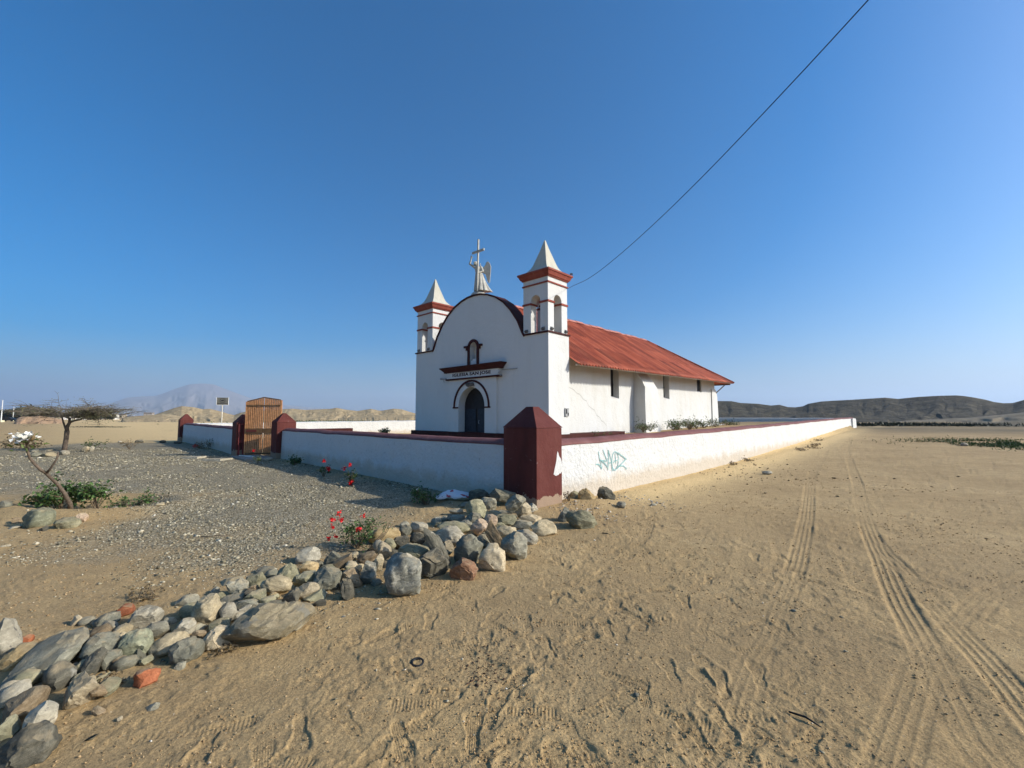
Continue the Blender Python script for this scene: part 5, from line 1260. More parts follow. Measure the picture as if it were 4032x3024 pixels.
 (-6.508,7.438,0.021,41.2,0.0,0.038,0.031,0.027,'pale','s',"small white chip on the flower bed's dirt bank"),
 (-5.885,7.407,0.027,38.5,0.0,0.066,0.052,0.035,'tan','s','flat tan stone on the gravel right of the flower bed'),
 (-6.905,8.92,0.03,37.7,0.0,0.065,0.051,0.039,'pale','s','pale stone at the far corner of the flower bed'),
 (-6.217,5.487,0.016,48.6,-8.0,0.044,0.041,0.02,'pale','s','flat white stone lying in the lane at the left'),
 (-18.44,18.133,0.089,45.5,0.0,0.155,0.135,0.115,'pale','r','large white stone at the foot of the flat-topped tree'),
 (-18.236,19.079,0.08,43.7,0.0,0.094,0.098,0.102,'pale','r','round white stone right of the flat-topped tree'),
 (-18.289,18.885,0.086,44.1,0.0,0.109,0.11,0.11,'cream','r','cream stone beside the round white one'),
 (-18.495,19.628,0.06,43.3,0.0,0.097,0.086,0.076,'grey','r','small grey stone rightmost in the ring round the flat-topped tree'),
 (-18.965,17.521,0.09,47.3,0.0,0.171,0.145,0.115,'blue','r','bluish stone in the ring left of the flat-topped tree'),
 (-19.683,17.844,0.058,47.8,0.0,0.061,0.07,0.074,'pale','r','small white stone leftmost in the ring of the flat-topped tree'),
 (-18.619,17.72,0.077,46.4,0.0,0.235,0.211,0.099,'tan','s','tan slab in the ring before the flat-topped tree'),
 (-21.039,20.046,0.061,46.4,0.0,0.162,0.145,0.078,'cream','s','cream slab at the back of the tree ring'),
 (-20.222,19.084,0.047,46.7,0.0,0.073,0.068,0.06,'pale','r','tiny white stone behind the tan slab'),
 (-21.198,19.537,0.067,47.3,0.0,0.123,0.106,0.086,'grey','r','grey stone behind the bluish ring stone'),
 (-24.239,22.225,0.076,47.5,0.0,0.139,0.12,0.097,'brick','a','red brick lump at the back of the tree ring')]
for k, (x, y, z, yaw, rot, a, b_, c, mt, shp, lab) in enumerate(ROCKS):
    p, F = stone_mesh(a * 1.09, b_ * 1.12, c * 1.09, shp, 100 + k)
    if mt == 'brick': p = p * 0.82
    o = npmesh('brick' if mt == 'brick' else 'stone', p, F, RK[mt], smooth=True)
    if shp in 'aspk' or mt == 'brick': o.data.set_sharp_from_angle(angle=R(24))
    else: o.data.set_sharp_from_angle(angle=R(38))
    o.location = (x, y, z - 0.13 * min(b_, c) + max(0.0, gh(x, y) - 0.02) * (1 if x < -5 or (x > 0.6 and y > 7) else 0.0))
    o.matrix_world = Matrix.Translation(o.location) @ Matrix.Rotation(R(yaw), 4, 'Z') @ Matrix.Rotation(R(rot), 4, 'Y')
    far = y > 15
    if lab == '=cob': tag(o, 'small plain cobble filling a gap in the row of stones', 'stone', 'small cobbles filling gaps in the stone row')
    else: tag(o, lab, 'brick' if mt == 'brick' else 'stone', 'stones ringing the flat-topped tree' if far else ('stones edging the flower bed' if x < -5 else 'stones piled along the lane edge'))

# small cobbles wedged along the row
rc_ = np.random.default_rng(44); k = 0
line = [(-2.45, 2.25), (-2.75, 2.95), (-2.45, 3.55), (-2.0, 4.3), (-1.55, 4.75), (-0.8, 5.4), (-0.35, 6.1), (-0.2, 6.9)]
lx = np.array([p[0] for p in line]); ly = np.array([p[1] for p in line])
for i in range(64):
    t = rc_.uniform(0, 7); x = np.interp(t, range(8), lx) + rc_.normal() * 0.20; y = np.interp(t, range(8), ly) + rc_.normal() * 0.20
    s = rc_.uniform(0.035, 0.065); p, F = stone_mesh(s, s * rc_.uniform(0.6, 0.95), s * rc_.uniform(0.5, 0.8), 'ra'[i % 2], 900 + i)
    o = npmesh('stone', p, F, RK[['grey', 'blue', 'olive', 'dark', 'tan', 'brown', 'pale', 'olive'][i % 8]], smooth=True); o.data.set_sharp_from_angle(angle=R(30))
    o.location = (x, y, gh(x, y) + s * 0.4 + rc_.uniform(0, 0.05)); o.rotation_euler = (rc_.uniform(-0.5, 0.5), rc_.uniform(-0.5, 0.5), rc_.uniform(0, 6))
    tag(o, 'small plain cobble filling a gap in the row of stones', 'stone', 'small cobbles filling gaps in the stone row')

# ------------------------------------------------------------------ plants
def bush(name, label, loc, h, w, nstem, nleaf, lsize, leafm, flowers=(), fsize=0.03, seed=1, fl='petal_red', group=None, bare=0.0, cat='shrub', low=0.15):
    r = np.random.default_rng(seed)
    t = thing(name, label, cat, (loc[0], loc[1], gh(*loc)), 0, group)
    sm = MB(); tips = []
    for k in range(nstem):
        a = r.uniform(0, 6.28); q = r.uniform(0.25, 1) ** 0.7
        tip = np.array([w * q * math.cos(a), w * q * math.sin(a), h * r.uniform(0.55, 1.0) * (1.1 - 0.35 * q)])
        mid = tip * [0.35, 0.35, 0.55] + r.normal(size=3) * w * 0.10
        sm.tube([(r.normal() * 0.015, r.normal() * 0.015, -0.03), tuple(mid), tuple(tip)], [0.007 * h / 0.4 + 0.002, 0.004 * h / 0.4 + 0.0015, 0.0018], 5, False)
        tips.append((mid, tip))
        for _ in range(2):
            m2 = mid + (tip - mid) * r.uniform(0.1, 0.7); t2 = m2 + r.normal(size=3) * w * 0.28; t2[2] = max(t2[2], h * low)
            sm.tube([tuple(m2), tuple(t2)], [0.003, 0.0012], 4, False); tips.append((m2, t2))
    sm.build('stems', M['stem'], t, fix=False)
    n = int(nleaf); idx = r.integers(0, len(tips), n); q = r.random(n)[:, None] ** 0.6
    mm = np.array([tips[i][0] for i in idx]); tt = np.array([tips[i][1] for i in idx])
    pts = mm + (tt - mm) * q + r.normal(size=(n, 3)) * w * 0.085
    keep = pts[:, 2] > 0.0 + h * low * 0.5
    leaves('foliage', pts[keep], lsize, M[leafm], t, 0.5, seed)
    for k, (fx, fy, fz) in enumerate(flowers):
        fp = np.array([fx, fy, fz]) + r.normal(size=(22, 3)) * fsize * 0.26
        leaves('flower', fp, fsize * 0.62, M[fl], t, 0.2, seed * 31 + k, 0.9, 0.1)
    return t
bush('rose_bush', 'leafy rose bush with red blooms at the back of the stone row', (-1.87, 5.42), 0.40, 0.30, 15, 620, 0.036, 'leaf',
     [(-0.29, -0.06, 0.28), (-0.28, -0.1, 0.37), (-0.22, -0.12, 0.17), (-0.36, 0.0, 0.12), (-0.18, -0.05, 0.36), (0.10, -0.1, 0.42), (0.06, -0.16, 0.27), (-0.25, 0.02, 0.42)], 0.042, 3, group='red rose plants')
rs = MB()
for k in range(4): rs.tube([(0.02 * k, -0.05, 0), (0.10 + 0.02 * k, -0.08, 0.12), (0.2 + 0.015 * k, -0.05, 0.24), (0.21 + 0.03 * k, -0.05, 0.33)], [0.008, 0.006, 0.004, 0.002], 5)
dry = thing('dry_plant', 'bare forked dry stems leaning beside the ochre boulder', 'dry plant', (-1.72, 5.3, 0)); rs.build('dry_stalks', M['stem'], dry)
bush('rose_plant', 'small rose with two red blooms by the front wall, nearer the gate', (-4.98, 11.7), 0.42, 0.16, 7, 130, 0.05, 'leaf', [(0.02, -0.05, 0.44), (0.12, -0.08, 0.24), (0.16, -0.05, 0.22)], 0.075, 5, group='red rose plants')
bush('rose_plant', 'small rose with three red blooms nearest the sunlit gravel', (-3.66, 10.1), 0.46, 0.15, 8, 170, 0.045, 'leaf', [(-0.02, -0.05, 0.50), (0.0, -0.1, 0.08), (-0.18, -0.02, 0.42), (0.02, -0.1, 0.12)], 0.07, 6, group='red rose plants')
bush('rose_plant', 'little pale-leaved plant with a red bloom before the gate', (-8.62, 14.95), 0.40, 0.14, 6, 120, 0.05, 'leaf_light', [(-0.16, 0.0, 0.46)], 0.06, 7, group='red rose plants')
bush('shrub', 'low dark shrub at the wall foot just right of the gate', (-7.15, 14.55), 0.34, 0.28, 10, 330, 0.06, 'leaf', (), seed=8, group='shrubs at the wall foot')
bush('shrub', 'dark shrub with one white bloom left of the plastic bag', (-1.56, 8.0), 0.36, 0.30, 14, 520, 0.045, 'leaf', [(-0.12, -0.1, 0.30)], 0.035, 9, 'petal_white', group='shrubs at the wall foot')
bush('shrub', 'spiky shrub on the shaded left stretch of the front wall', (-14.55, 21.8), 0.65, 0.5, 10, 220, 0.10, 'leaf', (), seed=10, group='shrubs at the wall foot')
bush('shrub', 'red-flowered low shrub on the shaded left stretch of the front wall', (-15.3, 21.9), 0.34, 0.6, 10, 260, 0.08, 'leaf_dry', [(-0.3, -0.3, 0.16), (-0.15, -0.35, 0.18)], 0.1, 11, group='shrubs at the wall foot')
bush('shrub', 'bushy green shrub left behind the leaning little tree', (-7.75, 7.62), 0.56, 0.42, 16, 640, 0.075, 'leaf', (), seed=12, group='shrubs in the flower bed')
bush('shrub', 'sparse upright shrub on the right of the leaning little tree', (-7.30, 7.80), 0.55, 0.30, 10, 300, 0.07, 'leaf', (), seed=13, group='shrubs in the flower bed')
bush('shrub', 'low spreading dark creeper at the flower bed end', (-6.85, 8.05), 0.16, 0.42, 12, 420, 0.05, 'leaf', (), seed=14, group='shrubs in the flower bed', low=0.05)
bush('shrub', 'dry brown scrub left of the flat-topped tree', (-23.6, 21.3), 0.4, 1.2, 12, 420, 0.10, 'leaf_dry', (), seed=15, group='scrub round the flat-topped tree', low=0.05)
bush('shrub', 'little green plant right of the flat-topped tree trunk', (-19.2, 20.2), 0.45, 0.5, 9, 190, 0.08, 'leaf', (), seed=16, group='scrub round the flat-topped tree')
bush('shrub', 'spindly dry plant between the flat-topped tree and the gravel', (-17.9, 20.6), 0.5, 0.45, 8, 120, 0.06, 'leaf_dry', (), seed=17, group='scrub round the flat-topped tree')
# geraniums along the nave, inside the wall
k = 0
for t in (3.4, 6.9, 7.6, 8.3, 10.7, 11.2, 11.8, 12.3, 12.9, 13.5, 14.1, 14.7, 15.4, 16.2, 17.4, 18.5, 20.3, 20.9, 21.4):
    q = mw @ Vector((0.45 + 0.25 * math.sin(t * 3), t, 0)); hh = 0.95 if t > 5 else 0.55
    o = bush('geranium', 'leafy geranium growing along the foot of the church side wall' , (q.x, q.y), (0.42 + 0.18 * math.sin(t * 5) ** 2) * (1.25 if t > 9 else 1), 0.62, 11, 150, 0.085, 'leaf' if int(t * 10) % 3 else 'leaf_light', (), seed=200 + k, group='geraniums along the church side wall', cat='geranium')
    o.location.z = hh - 0.12; k += 1
for x, y, z, s, lab in ((-9.9, -1.6, 0.35, 91, 'dark leafy plant inside the front wall near the church corner'), (-13.8, 0.6, 0.3, 92, 'small dark plant inside the wall left of the church')):
    q = mw @ Vector((x, y, 0)); o = bush('shrub', lab, (q.x, q.y), 0.75, 0.35, 8, 200, 0.10, 'leaf', (), seed=s); o.location.z = z
# dry weeds against the side wall and litter of dead leaves
for i, (u, off, s) in enumerate(((9.0, 0.25, 0.5), (10.6, 0.3, 0.6), (16.0, 0.9, 0.9), (17.8, 1.0, 1.1), (19.4, 0.9, 0.8), (23.0, 0.5, 0.7))):
    q = S0 + dS * u - dn * off
    bush('dry_weed', ['crumpled dry weed at the graffiti wall, first beyond the graffiti', 'second dry weed along the side wall beyond the graffiti', 'brown weed mat on the sand halfway along the side wall', 'widest brown weed mat on the sand by the side wall', 'brown weed mat just beyond the widest one', 'farthest dry weed at the side wall foot'][i], (q.x, q.y), 0.10, 0.35 * s, 8, 170 * s, 0.05, 'leaf_dry', (), seed=60 + i, group='dry weeds along the side wall', low=0.02, cat='weed')
bush('dry_weed', 'dry twiggy weed in the corner behind the big maroon pillar', (1.02, 7.95), 0.22, 0.14, 10, 130, 0.03, 'leaf_dry', (), seed=70, group='dry weeds along the side wall', low=0.05, cat='weed')

bush('dry_weed', 'tuft of dead brown roots behind the broken orange brick', (-2.42, 2.72), 0.05, 0.13, 9, 90, 0.03, 'leaf_dry', (), seed=71, group='dead tufts along the stone row', low=0.02, cat='weed')
bush('dry_weed', 'dry straw tuft under the cream rock by the big flat slab', (-1.98, 3.08), 0.05, 0.12, 9, 80, 0.03, 'leaf_dry', (), seed=72, group='dead tufts along the stone row', low=0.02, cat='weed')
bush('dry_weed', 'dead straw between the stones near the rust red brick', (-3.25, 3.95), 0.06, 0.2, 10, 130, 0.03, 'leaf_dry', (), seed=73, group='dead tufts along the stone row', low=0.02, cat='weed')
def strew(name, label, cx, cy, sx, sy, n, size, c0, c1, seed):
    r = np.random.default_rng(seed); x = cx + r.normal(size=n) * sx; y = cy + r.normal(size=n) * sy
    m = leafmat(name + '_bits', c0, c1, 0.9)
    tag(chips(name, x, y, size * (0.4 + r.random(n) ** 3), 0.5, m, seed), label, 'litter', kind='stuff')
strew('plant_litter', 'dark crumbled plant litter on the trodden sand right of the rubber ring', -0.18, 2.88, 0.13, 0.13, 260, 0.008, (0.03, 0.018, 0.012), (0.12, 0.07, 0.045), 81)
strew('plaster_litter', 'pale plaster crumbs and dead leaves at the foot of the corner pillar', 1.15, 7.35, 0.30, 0.30, 260, 0.022, (0.16, 0.11, 0.06), (0.62, 0.56, 0.45), 82)
strew('plaster_debris', 'whitish plaster debris on the sand along the graffiti wall', 2.3, 8.25, 0.45, 0.28, 160, 0.022, (0.28, 0.22, 0.14), (0.70, 0.66, 0.56), 83)
strew('dead_leaves', 'dead leaf bits and twigs scattered along the side wall foot', 6.6, 13.3, 1.8, 1.9, 300, 0.03, (0.07, 0.045, 0.025), (0.30, 0.22, 0.12), 84)

# leaning frangipani-like little tree with white bloom
pl = thing('small_tree', 'thin leaning little tree with a fork and one white flower cluster', 'tree', (-7.42, 7.54, 0))
def pw_(px, py, Y=7.54):
    u = (px - 2016) / 1718; v = (1512 - py) / 1718; c, s = math.cos(R(4.261)), math.sin(R(4.261))
    d = (u, c - v * s, s + v * c); k = Y / d[1]
    return (d[0] * k + 7.42, Y - 7.54, 1.6 + d[2] * k)
tr = MB()
b0 = [pw_(0 + a * .42194, 1500 + b2 * .42194, 7.54 - 0.1 * i) for i, (a, b2) in enumerate(((668, 1222), (655, 1150), (610, 1060), (545, 970), (480, 910), (432, 862)))]
b1 = [b0[-1]] + [pw_(a * .42194, 1500 + b2 * .42194, 6.95 - 0.04 * i) for i, (a, b2) in enumerate(((380, 830), (325, 775), (280, 720), (258, 660), (252, 590), (240, 560)))]
b2_ = [b0[-1]] + [pw_(a * .42194, 1500 + b2 * .42194, 7.0) for a, b2 in ((470, 820), (510, 760), (535, 715), (545, 665))]
tr.tube(b0, [0.034, 0.032, 0.029, 0.026, 0.024, 0.023], 8); tr.tube(b1, [0.023, 0.021, 0.02, 0.019, 0.018, 0.019, 0.022], 8); tr.tube(b2_, [0.018, 0.016, 0.014, 0.013, 0.012], 7)
tr.tube([b1[-2], pw_(265 * .42194, 1500 + 570 * .42194, 6.75), pw_(285 * .42194, 1500 + 545 * .42194, 6.75)], [0.017, 0.016, 0.014], 7)
tr.build('trunk', M['bark'], pl, True)
c0 = np.array(pw_(215 * .42194, 1500 + 522 * .42194, 6.72)); r = np.random.default_rng(4)
fp = c0 + r.normal(size=(120, 3)) * [0.075, 0.05, 0.03]
leaves('flower', fp, 0.06, M['petal_white'], pl, 0.6, 5, 0.9, 0.15)
fp = c0 + np.array([0.07, 0, -0.10]) + r.normal(size=(26, 3)) * [0.10, 0.05, 0.04]
leaves('foliage', fp, 0.09, M['leaf_light'], pl, 0.5, 6, 0.35, 0.2)
lf = MB(); lf.tube([pw_(290 * .42194, 1500 + 560 * .42194, 6.7), pw_(310 * .42194, 1500 + 525 * .42194, 6.7), pw_(328 * .42194, 1500 + 490 * .42194, 6.7)], [0.022, 0.024, 0.006], 6); lf.build('seed_pod', M['leaf_dry'], pl, True)

# flat-topped thorn tree
def thorn_tree():
    X, Y = -20.35, 20.0; z0 = gh(X, Y)
    t = thing('thorn_tree', 'flat-topped grey thorn tree with bare twigs ringed by stones', 'tree', (X, Y, z0))
    r = np.random.default_rng(18)
    tk = MB()
    tk.tube([(0, 0, -0.1), (0.02, 0, 0.25), (0.05, 0, 0.6), (0.06, 0, 0.95)], [0.11, 0.095, 0.088, 0.09], 10)
    tk.tube([(0.05, 0, 0.88), (-0.06, 0.03, 1.08), (-0.2, 0.05, 1.35), (-0.26, 0.05, 1.55)], [0.05, 0.04, 0.034, 0.03], 8)
    tk.tube([(0.06, 0, 0.9), (0.07, -0.02, 1.12), (0.17, -0.02, 1.32), (0.18, -0.05, 1.5), (0.05, -0.1, 1.62)], [0.082, 0.07, 0.062, 0.05, 0.04], 9)
    tk.tube([(0.17, -0.02, 1.32), (0.4, -0.05, 1.40), (0.75, -0.1, 1.46), (1.0, -0.15, 1.58)], [0.05, 0.042, 0.036, 0.03], 8)
    cr = MB(); lp = []
    starts = [(-0.26, 0.05, 1.55), (0.05, -0.1, 1.62), (0.18, -0.05, 1.5), (1.0, -0.15, 1.58)]
    def grow(p, d, l, rad, lev):
        p = np.array(p, float); pts = [tuple(p)]; n = 4
        dd = np.array(d, float)
        for k in range(n):
            dd = dd + r.normal(size=3) * [0.22, 0.22, 0.10]; dd[2] = dd[2] * 0.75 + (0.03 if p[2] < 1.9 else -0.05)
            dd /= np.linalg.norm(dd); p = p + dd * l / n; pts.append(tuple(p))
            if lev > 0:
                for _ in range(2 if lev > 1 else 3):
                    a = r.normal(size=3) * [0.9, 0.9, 0.28]; q = dd + a; q /= np.linalg.norm(q)
                    grow(p, q, l * r.uniform(0.45, 0.7), rad * 0.55, lev - 1)
            else: lp.append(p.copy())
        cr.tube(pts, [rad * (1 - 0.16 * k) for k in range(len(pts))], 4 if lev < 2 else 6, False)
    for k in range(11):
        s = starts[k % 4]; a = 6.2832 * k / 11 + r.normal() * 0.2
        grow(s, (math.cos(a), math.sin(a), 0.28), r.uniform(1.0, 1.6) * (1.15 if math.cos(a) < 0 else 0.85), 0.026, 2)
    for k in range(4):
        grow((1.0, -0.15, 1.58), (1.0, r.normal() * 0.4, 0.25 + 0.12 * k), 1.25, 0.024, 2)
    tk.build('trunk', M['bark'], t, True)
    cr.build('crown', M['twig'], t, fix=False)
    lp = np.array(lp); sel = lp[r.integers(0, len(lp), 1900)] + r.normal(size=(1900, 3)) * [0.10, 0.10, 0.05]
    gp_ = np.array([1.5, -0.3, 1.62]) + r.normal(size=(600, 3)) * [0.5, 0.5, 0.12]
    leaves('foliage', np.concatenate([sel, gp_]), 0.06, M['leaf_acacia'], t, 0.3, 19, 0.4, 0.1)
thorn_tree()

# grass patches and far scrub: nobody could count the blades
def blades(name, label, cx, cy, rx, ry, n, h, mat, seed, ang=0.0):
    r = np.random.default_rng(seed); x = r.normal(size=n) * rx * 0.5; y = r.normal(size=n) * ry * 0.5
    X = cx + x * math.cos(ang) - y * math.sin(ang); Y = cy + x * math.sin(ang) + y * math.cos(ang)
    k = vn2(X / 1.3, Y / 1.3, seed) > -0.18; X, Y = X[k], Y[k]
    z = base_h(X, Y)
    leaves_ = leaves(name, np.stack([X, Y, z], 1), h, M[mat], None, -0.25, seed, 0.22, 0.1)
    return tag(leaves_, label, 'grass', kind='stuff')
blades('grass', 'green grass patch at the right edge of the sandy field', 24.0, 20.6, 3.6, 3.2, 15000, 0.12, 'leaf', 301, R(-40))
blades('scrub', 'low green scrub at the far end of the side wall', 44, 50, 8, 3, 7000, 0.4, 'leaf_far', 302, R(-20))
blades('scrub', 'grey scrub across the plain below the dark hills', 105, 135, 70, 40, 5000, 0.4, 'leaf_dry', 303, R(-30))
blades('scrub', 'dark green scrub beyond the left compound wall', -42, 92, 16, 7, 6000, 0.8, 'leaf', 304)
blades('scrub', 'dark low scrub patch alone on the far left sand', -62, 66, 4, 2, 1500, 0.18, 'leaf_far', 306)
blades('scrub', 'dark low scrub patch on the pale plain beyond the thorn tree', -47, 71, 4, 2, 1200, 0.16, 'leaf_far', 307)
blades('scrub', 'dry scrub before the right part of the mud hills', -27, 112, 24, 8, 4000, 0.6, 'leaf_dry', 305)

# ------------------------------------------------------------------ small things lying about
bag = thing('plastic_bag', 'torn white plastic sack with red print lying by the front wall', 'bag', (-0.98, 8.22, gh(-0.98, 8.22)), R(10))
nx_, ny_ = 26, 14; u, v_ = np.meshgrid(np.linspace(-1, 1, nx_), np.linspace(-1, 1, ny_))
hx = 0.42 * u + 0.05 * vn2(u * 2, v_ * 2, 1); hy = 0.14 * v_ * (1.1 - 0.45 * np.abs(u + 0.1)) + 0.05 * vn2(u * 2, v_ * 2, 4)
hz = 0.15 * np.clip(1 - (1.1 * (u + 0.25)) ** 2 * 0.7, 0.05, 1) * (1 - v_ ** 2 * 0.7) + 0.05 * vn2(u * 4, v_ * 4, 2) + 0.03 * vn2(u * 9, v_ * 9, 3) + 0.03
V = np.stack([hx, hy, hz], -1).reshape(-1, 3); i = np.arange(ny_ - 1)[:, None] * nx_; j = np.arange(nx_ - 1)[None]
Fq = np.stack([i + j, i + j + 1, i + nx_ + j + 1, i + nx_ + j], -1).reshape(-1, 4)
m, nt, b = nmat('white_plastic_red_print'); co = coords(nt, 'Object')
nt.links.new(mixc(nt, ramp(nt, noise(nt, coords(nt, 'Object', (1, 1.6, 1)), 7, 2, 0.4), [(0.60, (0, 0, 0)), (0.63, (1, 1, 1))]), (0.72, 0.70, 0.70), (0.5, 0.05, 0.06)), b.inputs['Base Color']); b.inputs['Roughness'].default_value = 0.4
o = npmesh('sack', V, Fq, m, bag, True); o.modifiers.new('t', 'SOLIDIFY').thickness = 0.004
def ring_obj():
    mb = MB(); n = 28; rg = []
    for k in range(n):
        a = 6.2832 * k / n; rg.append([((0.036 + 0.009 * math.cos(q)) * math.cos(a), (0.036 + 0.009 * math.cos(q)) * math.sin(a), 0.009 * math.sin(q)) for q in [6.2832 * i / 8 for i in range(8)]])
    mb.rings(rg + [rg[0]], False); o = mb.build('rubber_ring', M['rubber'], None, True); o.location = (-0.612, 2.95, gh(-0.6, 2.95) + 0.012); o.rotation_euler = (0.15, 0.1, 0)
    tag(o, 'black rubber ring lying on the trodden sand', 'ring')
ring_obj()
def pebble(x, y, s, mt, lab, seed, name='pebble', flat=0.7):
    p, F = stone_mesh(s, s * 0.8, s * flat, 'r', seed); o = npmesh(name, p, F, RK[mt], smooth=True); o.location = (x, y, gh(x, y) + s * flat * 0.7); o.rotation_euler = (0, 0, seed)
    tag(o, lab, 'stone', 'single stones lying on the sand')
pebble(0.712, 2.62, 0.020, 'blue', 'small grey egg-shaped pebble on the trodden sand', 5)
pebble(2.32, 3.72, 0.022, 'grey', 'flat grey pebble beside the right tyre track', 6, flat=0.5)
pebble(2.62, 3.60, 0.020, 'dark', 'dark pebble between the two right tyre tracks', 7, flat=0.5)
pebble(-0.33, 3.0, 0.012, 'pale', 'tiny white pebble right of the rubber ring', 8)
pebble(7.08, 12.27, 0.13, 'pale', 'pale stone alone on the sand before the side wall', 9, 'stone', 0.45)
pebble(2.55, 8.0, 0.06, 'pale', 'broken plaster lump on the sand near the wall foot', 10, 'stone', 0.4)
pebble(1.9, 7.75, 0.10, 'grey', 'grey cobble at the foot of the graffiti wall', 11, 'stone', 0.6)
pebble(21.2, 20.6, 0.16, 'pale', 'white stone on the green grass patch', 13, 'stone', 0.6)
for k, (x, y, l, a, lab) in enumerate(((1.54, 2.42, 0.15, -0.9, 'short black stick on the sand near the lower right'), (1.28, 6.05, 0.14, -0.8, 'thin brown stick lying right of the lone boulder'), (-2.6, 2.95, 0.14, 0.5, 'pale dry stalk on the sand below the blue-grey oval boulder'), (-3.9, 5.9, 0.4, 0.1, 'dark broken branch lying on the left gravel'))):
    mb = MB().tube([(-l / 2, 0, 0), (0, 0.012, 0.006), (l / 2, -0.004, 0.002)], [0.005, 0.006, 0.003], 6)
    o = mb.build('stick', [M['rubber'], M['stem'], M['leaf_dry'], M['bark']][k], None, True); o.location = (x, y, gh(x, y) + 0.012); o.rotation_euler = (0, 0, a); tag(o, lab, 'stick')
for k, (u, v2, w_, l, lab) in enumerate(((-12.4, 17.2, 0.35, 0.8, 'pale flat slab in the shade left of the gate'), (-11.0, 16.4, 0.4, 0.9, 'pale flat slab on the gravel before the gate'))):
    o = MB().rings([[(-w_, -l / 3, 0), (w_, -l / 2.4, 0), (w_ * 1.05, l / 2.6, 0), (-w_ * 0.9, l / 3, 0)], [(-w_ * 0.95, -l / 3.2, 0.06), (w_ * 0.94, -l / 2.6, 0.07), (w_, l / 2.8, 0.06), (-w_ * 0.85, l / 3.2, 0.05)]]).build('paving_slab', RK['pale']); o.location = (u, v2, gh(u, v2)); tag(o, lab, 'slab', 'loose slabs before the gate')
o = MB().box(-0.45, 0.45, -0.05, 0.05, 0, 0.05).build('plank', simple('white_plank', (0.7, 0.68, 0.62), 0.8)); o.location = (-10.45, 17.35, 0.02); o.rotation_euler = (0, 0, -0.5); tag(o, 'short white plank on the ground at the gate', 'plank')
o = MB().box(-1.0, 1.0, -0.5, 0.5, -0.1, 0.035).build('doorstep', simple('cement_step', (0.27, 0.25, 0.21), 0.9)); o.location = (-10.15, 17.2, 0.0); o.rotation_euler = (0, 0, -0.75); tag(o, 'grey cement doorstep under the wooden gate', 'step')
for k, (x, y, s, mt, lab) in enumerate(((-8.9, 16.1, 0.16, 'pale', 'pale stone at the foot of the right gate pillar'), (-9.4, 16.25, 0.13, 'tan', 'tan stone before the right gate pillar'), (-21.6, 27.2, 0.2, 'dark', 'dark stone at the foot of the far corner pillar'), (-22.9, 27.0, 0.22, 'dark', 'dark stone left of the far corner pillar'), (-23.9, 26.8, 0.14, 'pale', 'pale stone left of the far pillar, next to a dark one'), (-19.9, 26.2, 0.22, 'dark', 'dark stone right of the far corner pillar on the wall foot'))):
    pebble(x, y, s, mt, lab, 400 + k, 'stone', 0.5)

# ------------------------------------------------------------------ far edge of the plain: trees, lamp posts, car, sheds
def far_tree(px, D, w, h, lab, seed):
    X = (px - 2016) / 1718 * D; r = np.random.default_rng(seed); t = thing('far_tree', lab, 'tree', (X, D, gh(X, D)), 0, 'dark trees on the left horizon')
    MB().tube([(0, 0, -0.2), (0.1, 0, h * 0.3), (0, 0, h * 0.6)], [0.2, 0.16, 0.1], 6).build('trunk', M['bark'], t)
    c = [(r.uniform(-w, w) * 0.7, r.uniform(-w, w) * 0.4, h * r.uniform(0.35, 0.85)) for _ in range(9)]
    pts = np.concatenate([np.array(q) + r.normal(size=(160, 3)) * [w * 0.22, w * 0.2, h * 0.12] for q in c]); pts[:, 2] = np.abs(pts[:, 2])
    leaves('crown', pts, 0.9, M['leaf_far'], t, 0.3, seed, 0.8)
for k, (px, w, h, lab) in enumerate(((-60, 7, 4.0, 'dark far tree cut by the left edge'), (25, 6, 4.2, 'dark far tree behind the parked car'), (70, 5, 3.6, 'low dark far tree right of the parked car'), (105, 6, 5.6, 'tallest dark far tree behind the orange earth mound'), (140, 6, 5.0, 'broad dark far tree at the mound\'s right'), (352, 7, 4.6, 'green far tree under the thorn tree\'s right branches'), (400, 6, 3.0, 'low far bush right of the green far tree'))):
    far_tree(px, 205, w, h, lab, 500 + k)
post = None
for px, D, h, lab in ((11, 128, 6.5, 'white lamp post at the far left edge'), (57, 165, 5.2, 'white lamp post right of the parked car'), (157, 150, 4.6, 'white lamp post at the orange earth mound'), (295, 165, 3.0, 'short white post under the thorn tree')):
    X = (px - 2016) / 1718 * D
    o = thing('lamp_post', lab, 'post', (X, D, gh(X, D)), 0, 'white posts along the far road')
    MB().tube([(0, 0, 0.5), (0, 0, h)], [0.16, 0.1], 8).build('post_shaft', M['white'], o); MB().box(-0.5, 0.5, -0.5, 0.5, -0.3, 0.55).build('post_base', simple('yellow_base', (0.62, 0.58, 0.38), 0.8), o)
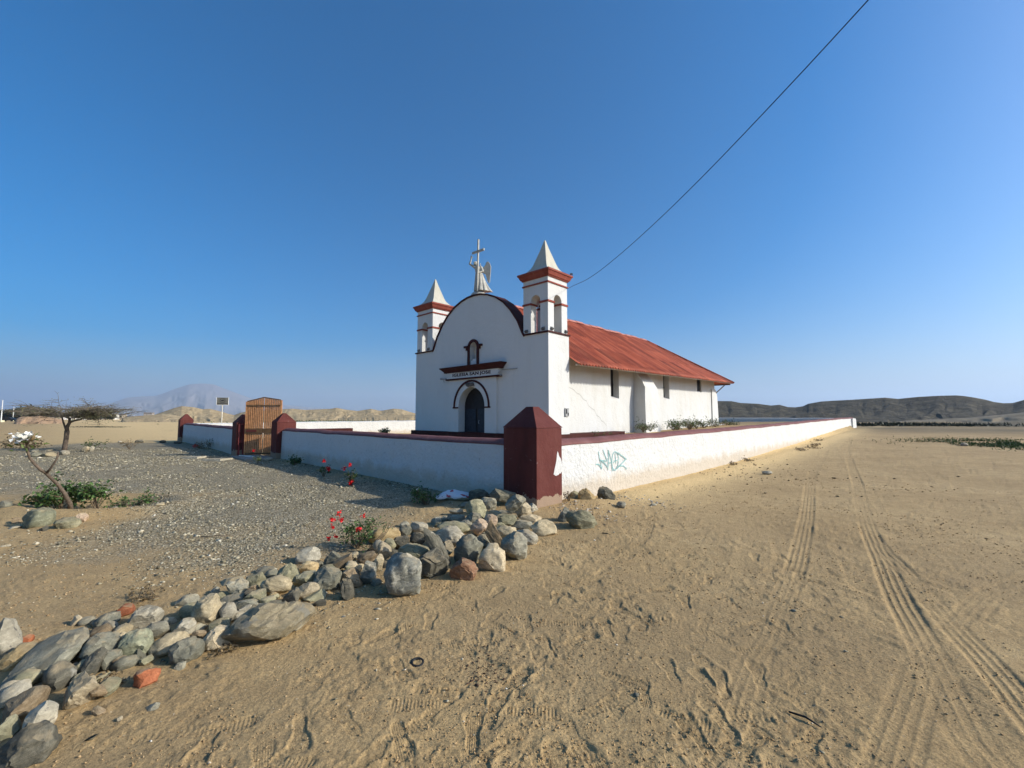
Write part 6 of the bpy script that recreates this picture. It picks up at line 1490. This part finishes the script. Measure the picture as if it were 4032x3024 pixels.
def car(px, D, lab, body, rz_, L_=4.4, H_=1.5, pick=False):
    X = (px - 2016) / 1718 * D
    t = thing('parked_car' if not pick else 'pickup_truck', lab, 'car' if not pick else 'pickup', (X, D, gh(X, D)), rz_, 'vehicles far across the plain')
    mb = MB(); h = L_ / 2
    prof = [(-h, 0.35), (-h, 0.85), (-h * 0.75, 0.95), (-h * 0.45, H_), (h * 0.25, H_), (h * 0.55, 0.98), (h * 0.95, 0.85), (h, 0.4)] if not pick else [(-h, 0.5), (-h, 1.05), (0.1, 1.05), (0.1, H_), (h * 0.5, H_), (h * 0.7, 1.1), (h * 0.98, 1.0), (h, 0.5)]
    mb.prism(prof, -0.85, 0.85); mb.build('body', body, t)
    MB().prism([(-h * 0.62, 1.0), (-h * 0.42, H_ - 0.08), (h * 0.22, H_ - 0.08), (h * 0.45, 1.0)] if not pick else [(0.2, 1.1), (0.2, H_ - 0.08), (h * 0.48, H_ - 0.08), (h * 0.62, 1.12)], -0.87, 0.87).build('windows', M['dark_glass'], t)
    for x in (-h * 0.62, h * 0.62):
        for y in (-0.8, 0.8):
            w = MB().tube([(x, y - 0.1, 0.33), (x, y + 0.1, 0.33)], 0.33, 14).build('wheel', M['rubber'], t)
    return t
car(40, 150, 'dark car parked between two white lamp posts', simple('car_dark', (0.015, 0.016, 0.018), 0.3, 0.1, bstr=0), 0.3)
wh = simple('car_white', (0.7, 0.7, 0.7), 0.4, 0.05, bstr=0)
car(538, 210, 'white pickup far across the plain, left of the mud hills', wh, 2.6, 5, 1.8, True)
car(512, 212, 'dark low car beside the white pickup', simple('car_dark2', (0.03, 0.025, 0.025), 0.4, 0.1, bstr=0), 0.2)
for k, (px, D, w, h, c_, lab) in enumerate(((432, 235, 8, 2.6, (0.6, 0.58, 0.52), 'low white shed on the horizon'), (466, 240, 7, 2.2, (0.42, 0.36, 0.28), 'brown shed on the horizon'), (590, 260, 4, 3.5, (0.3, 0.27, 0.24), 'narrow grey hut beside the mud hills'), (300, 225, 9, 2.2, (0.66, 0.64, 0.6), 'white shed seen under the thorn tree'))):
    X = (px - 2016) / 1718 * D; o = thing('shed', lab, 'shed', (X, D, gh(X, D) - 0.1), 0.2 * k, 'sheds on the left horizon')
    MB().box(-w / 2, w / 2, -2, 2, 0, h).build('walls', simple('shed_wall', c_, 0.9), o); MB().rings([[(x, -2.3, h + 0.002), (x, 0, h + 0.7), (x, 2.3, h + 0.002)] for x in (-w / 2 - 0.2, w / 2 + 0.2)]).build('shed_roof', simple('shed_roof', tuple(q * 0.7 for q in c_), 0.8), o)
    MB().box(-0.5, 0.5, -2.03, -2.001, 0, 1.9).build('door', M['wood_dark'], o)

# ------------------------------------------------------------------ haze: one box of even pale air round the viewpoint and the whole place
hz = MB().box(-14000, 14000, -3000, 13000, -25.0, 640.0).build('haze', None)
m = bpy.data.materials.new('haze_air'); m.use_nodes = True; nt = m.node_tree
for n in list(nt.nodes):
    if n.type != 'OUTPUT_MATERIAL': nt.nodes.remove(n)
pv = nt.nodes.new('ShaderNodeVolumePrincipled'); pv.inputs['Color'].default_value = (0.62, 0.79, 1.0, 1); pv.inputs['Density'].default_value = 0.00014; pv.inputs['Anisotropy'].default_value = 0.3
nt.links.new(pv.outputs[0], [n for n in nt.nodes if n.type == 'OUTPUT_MATERIAL'][0].inputs['Volume'])
hz.data.materials.append(m); tag(hz, kind='stuff')
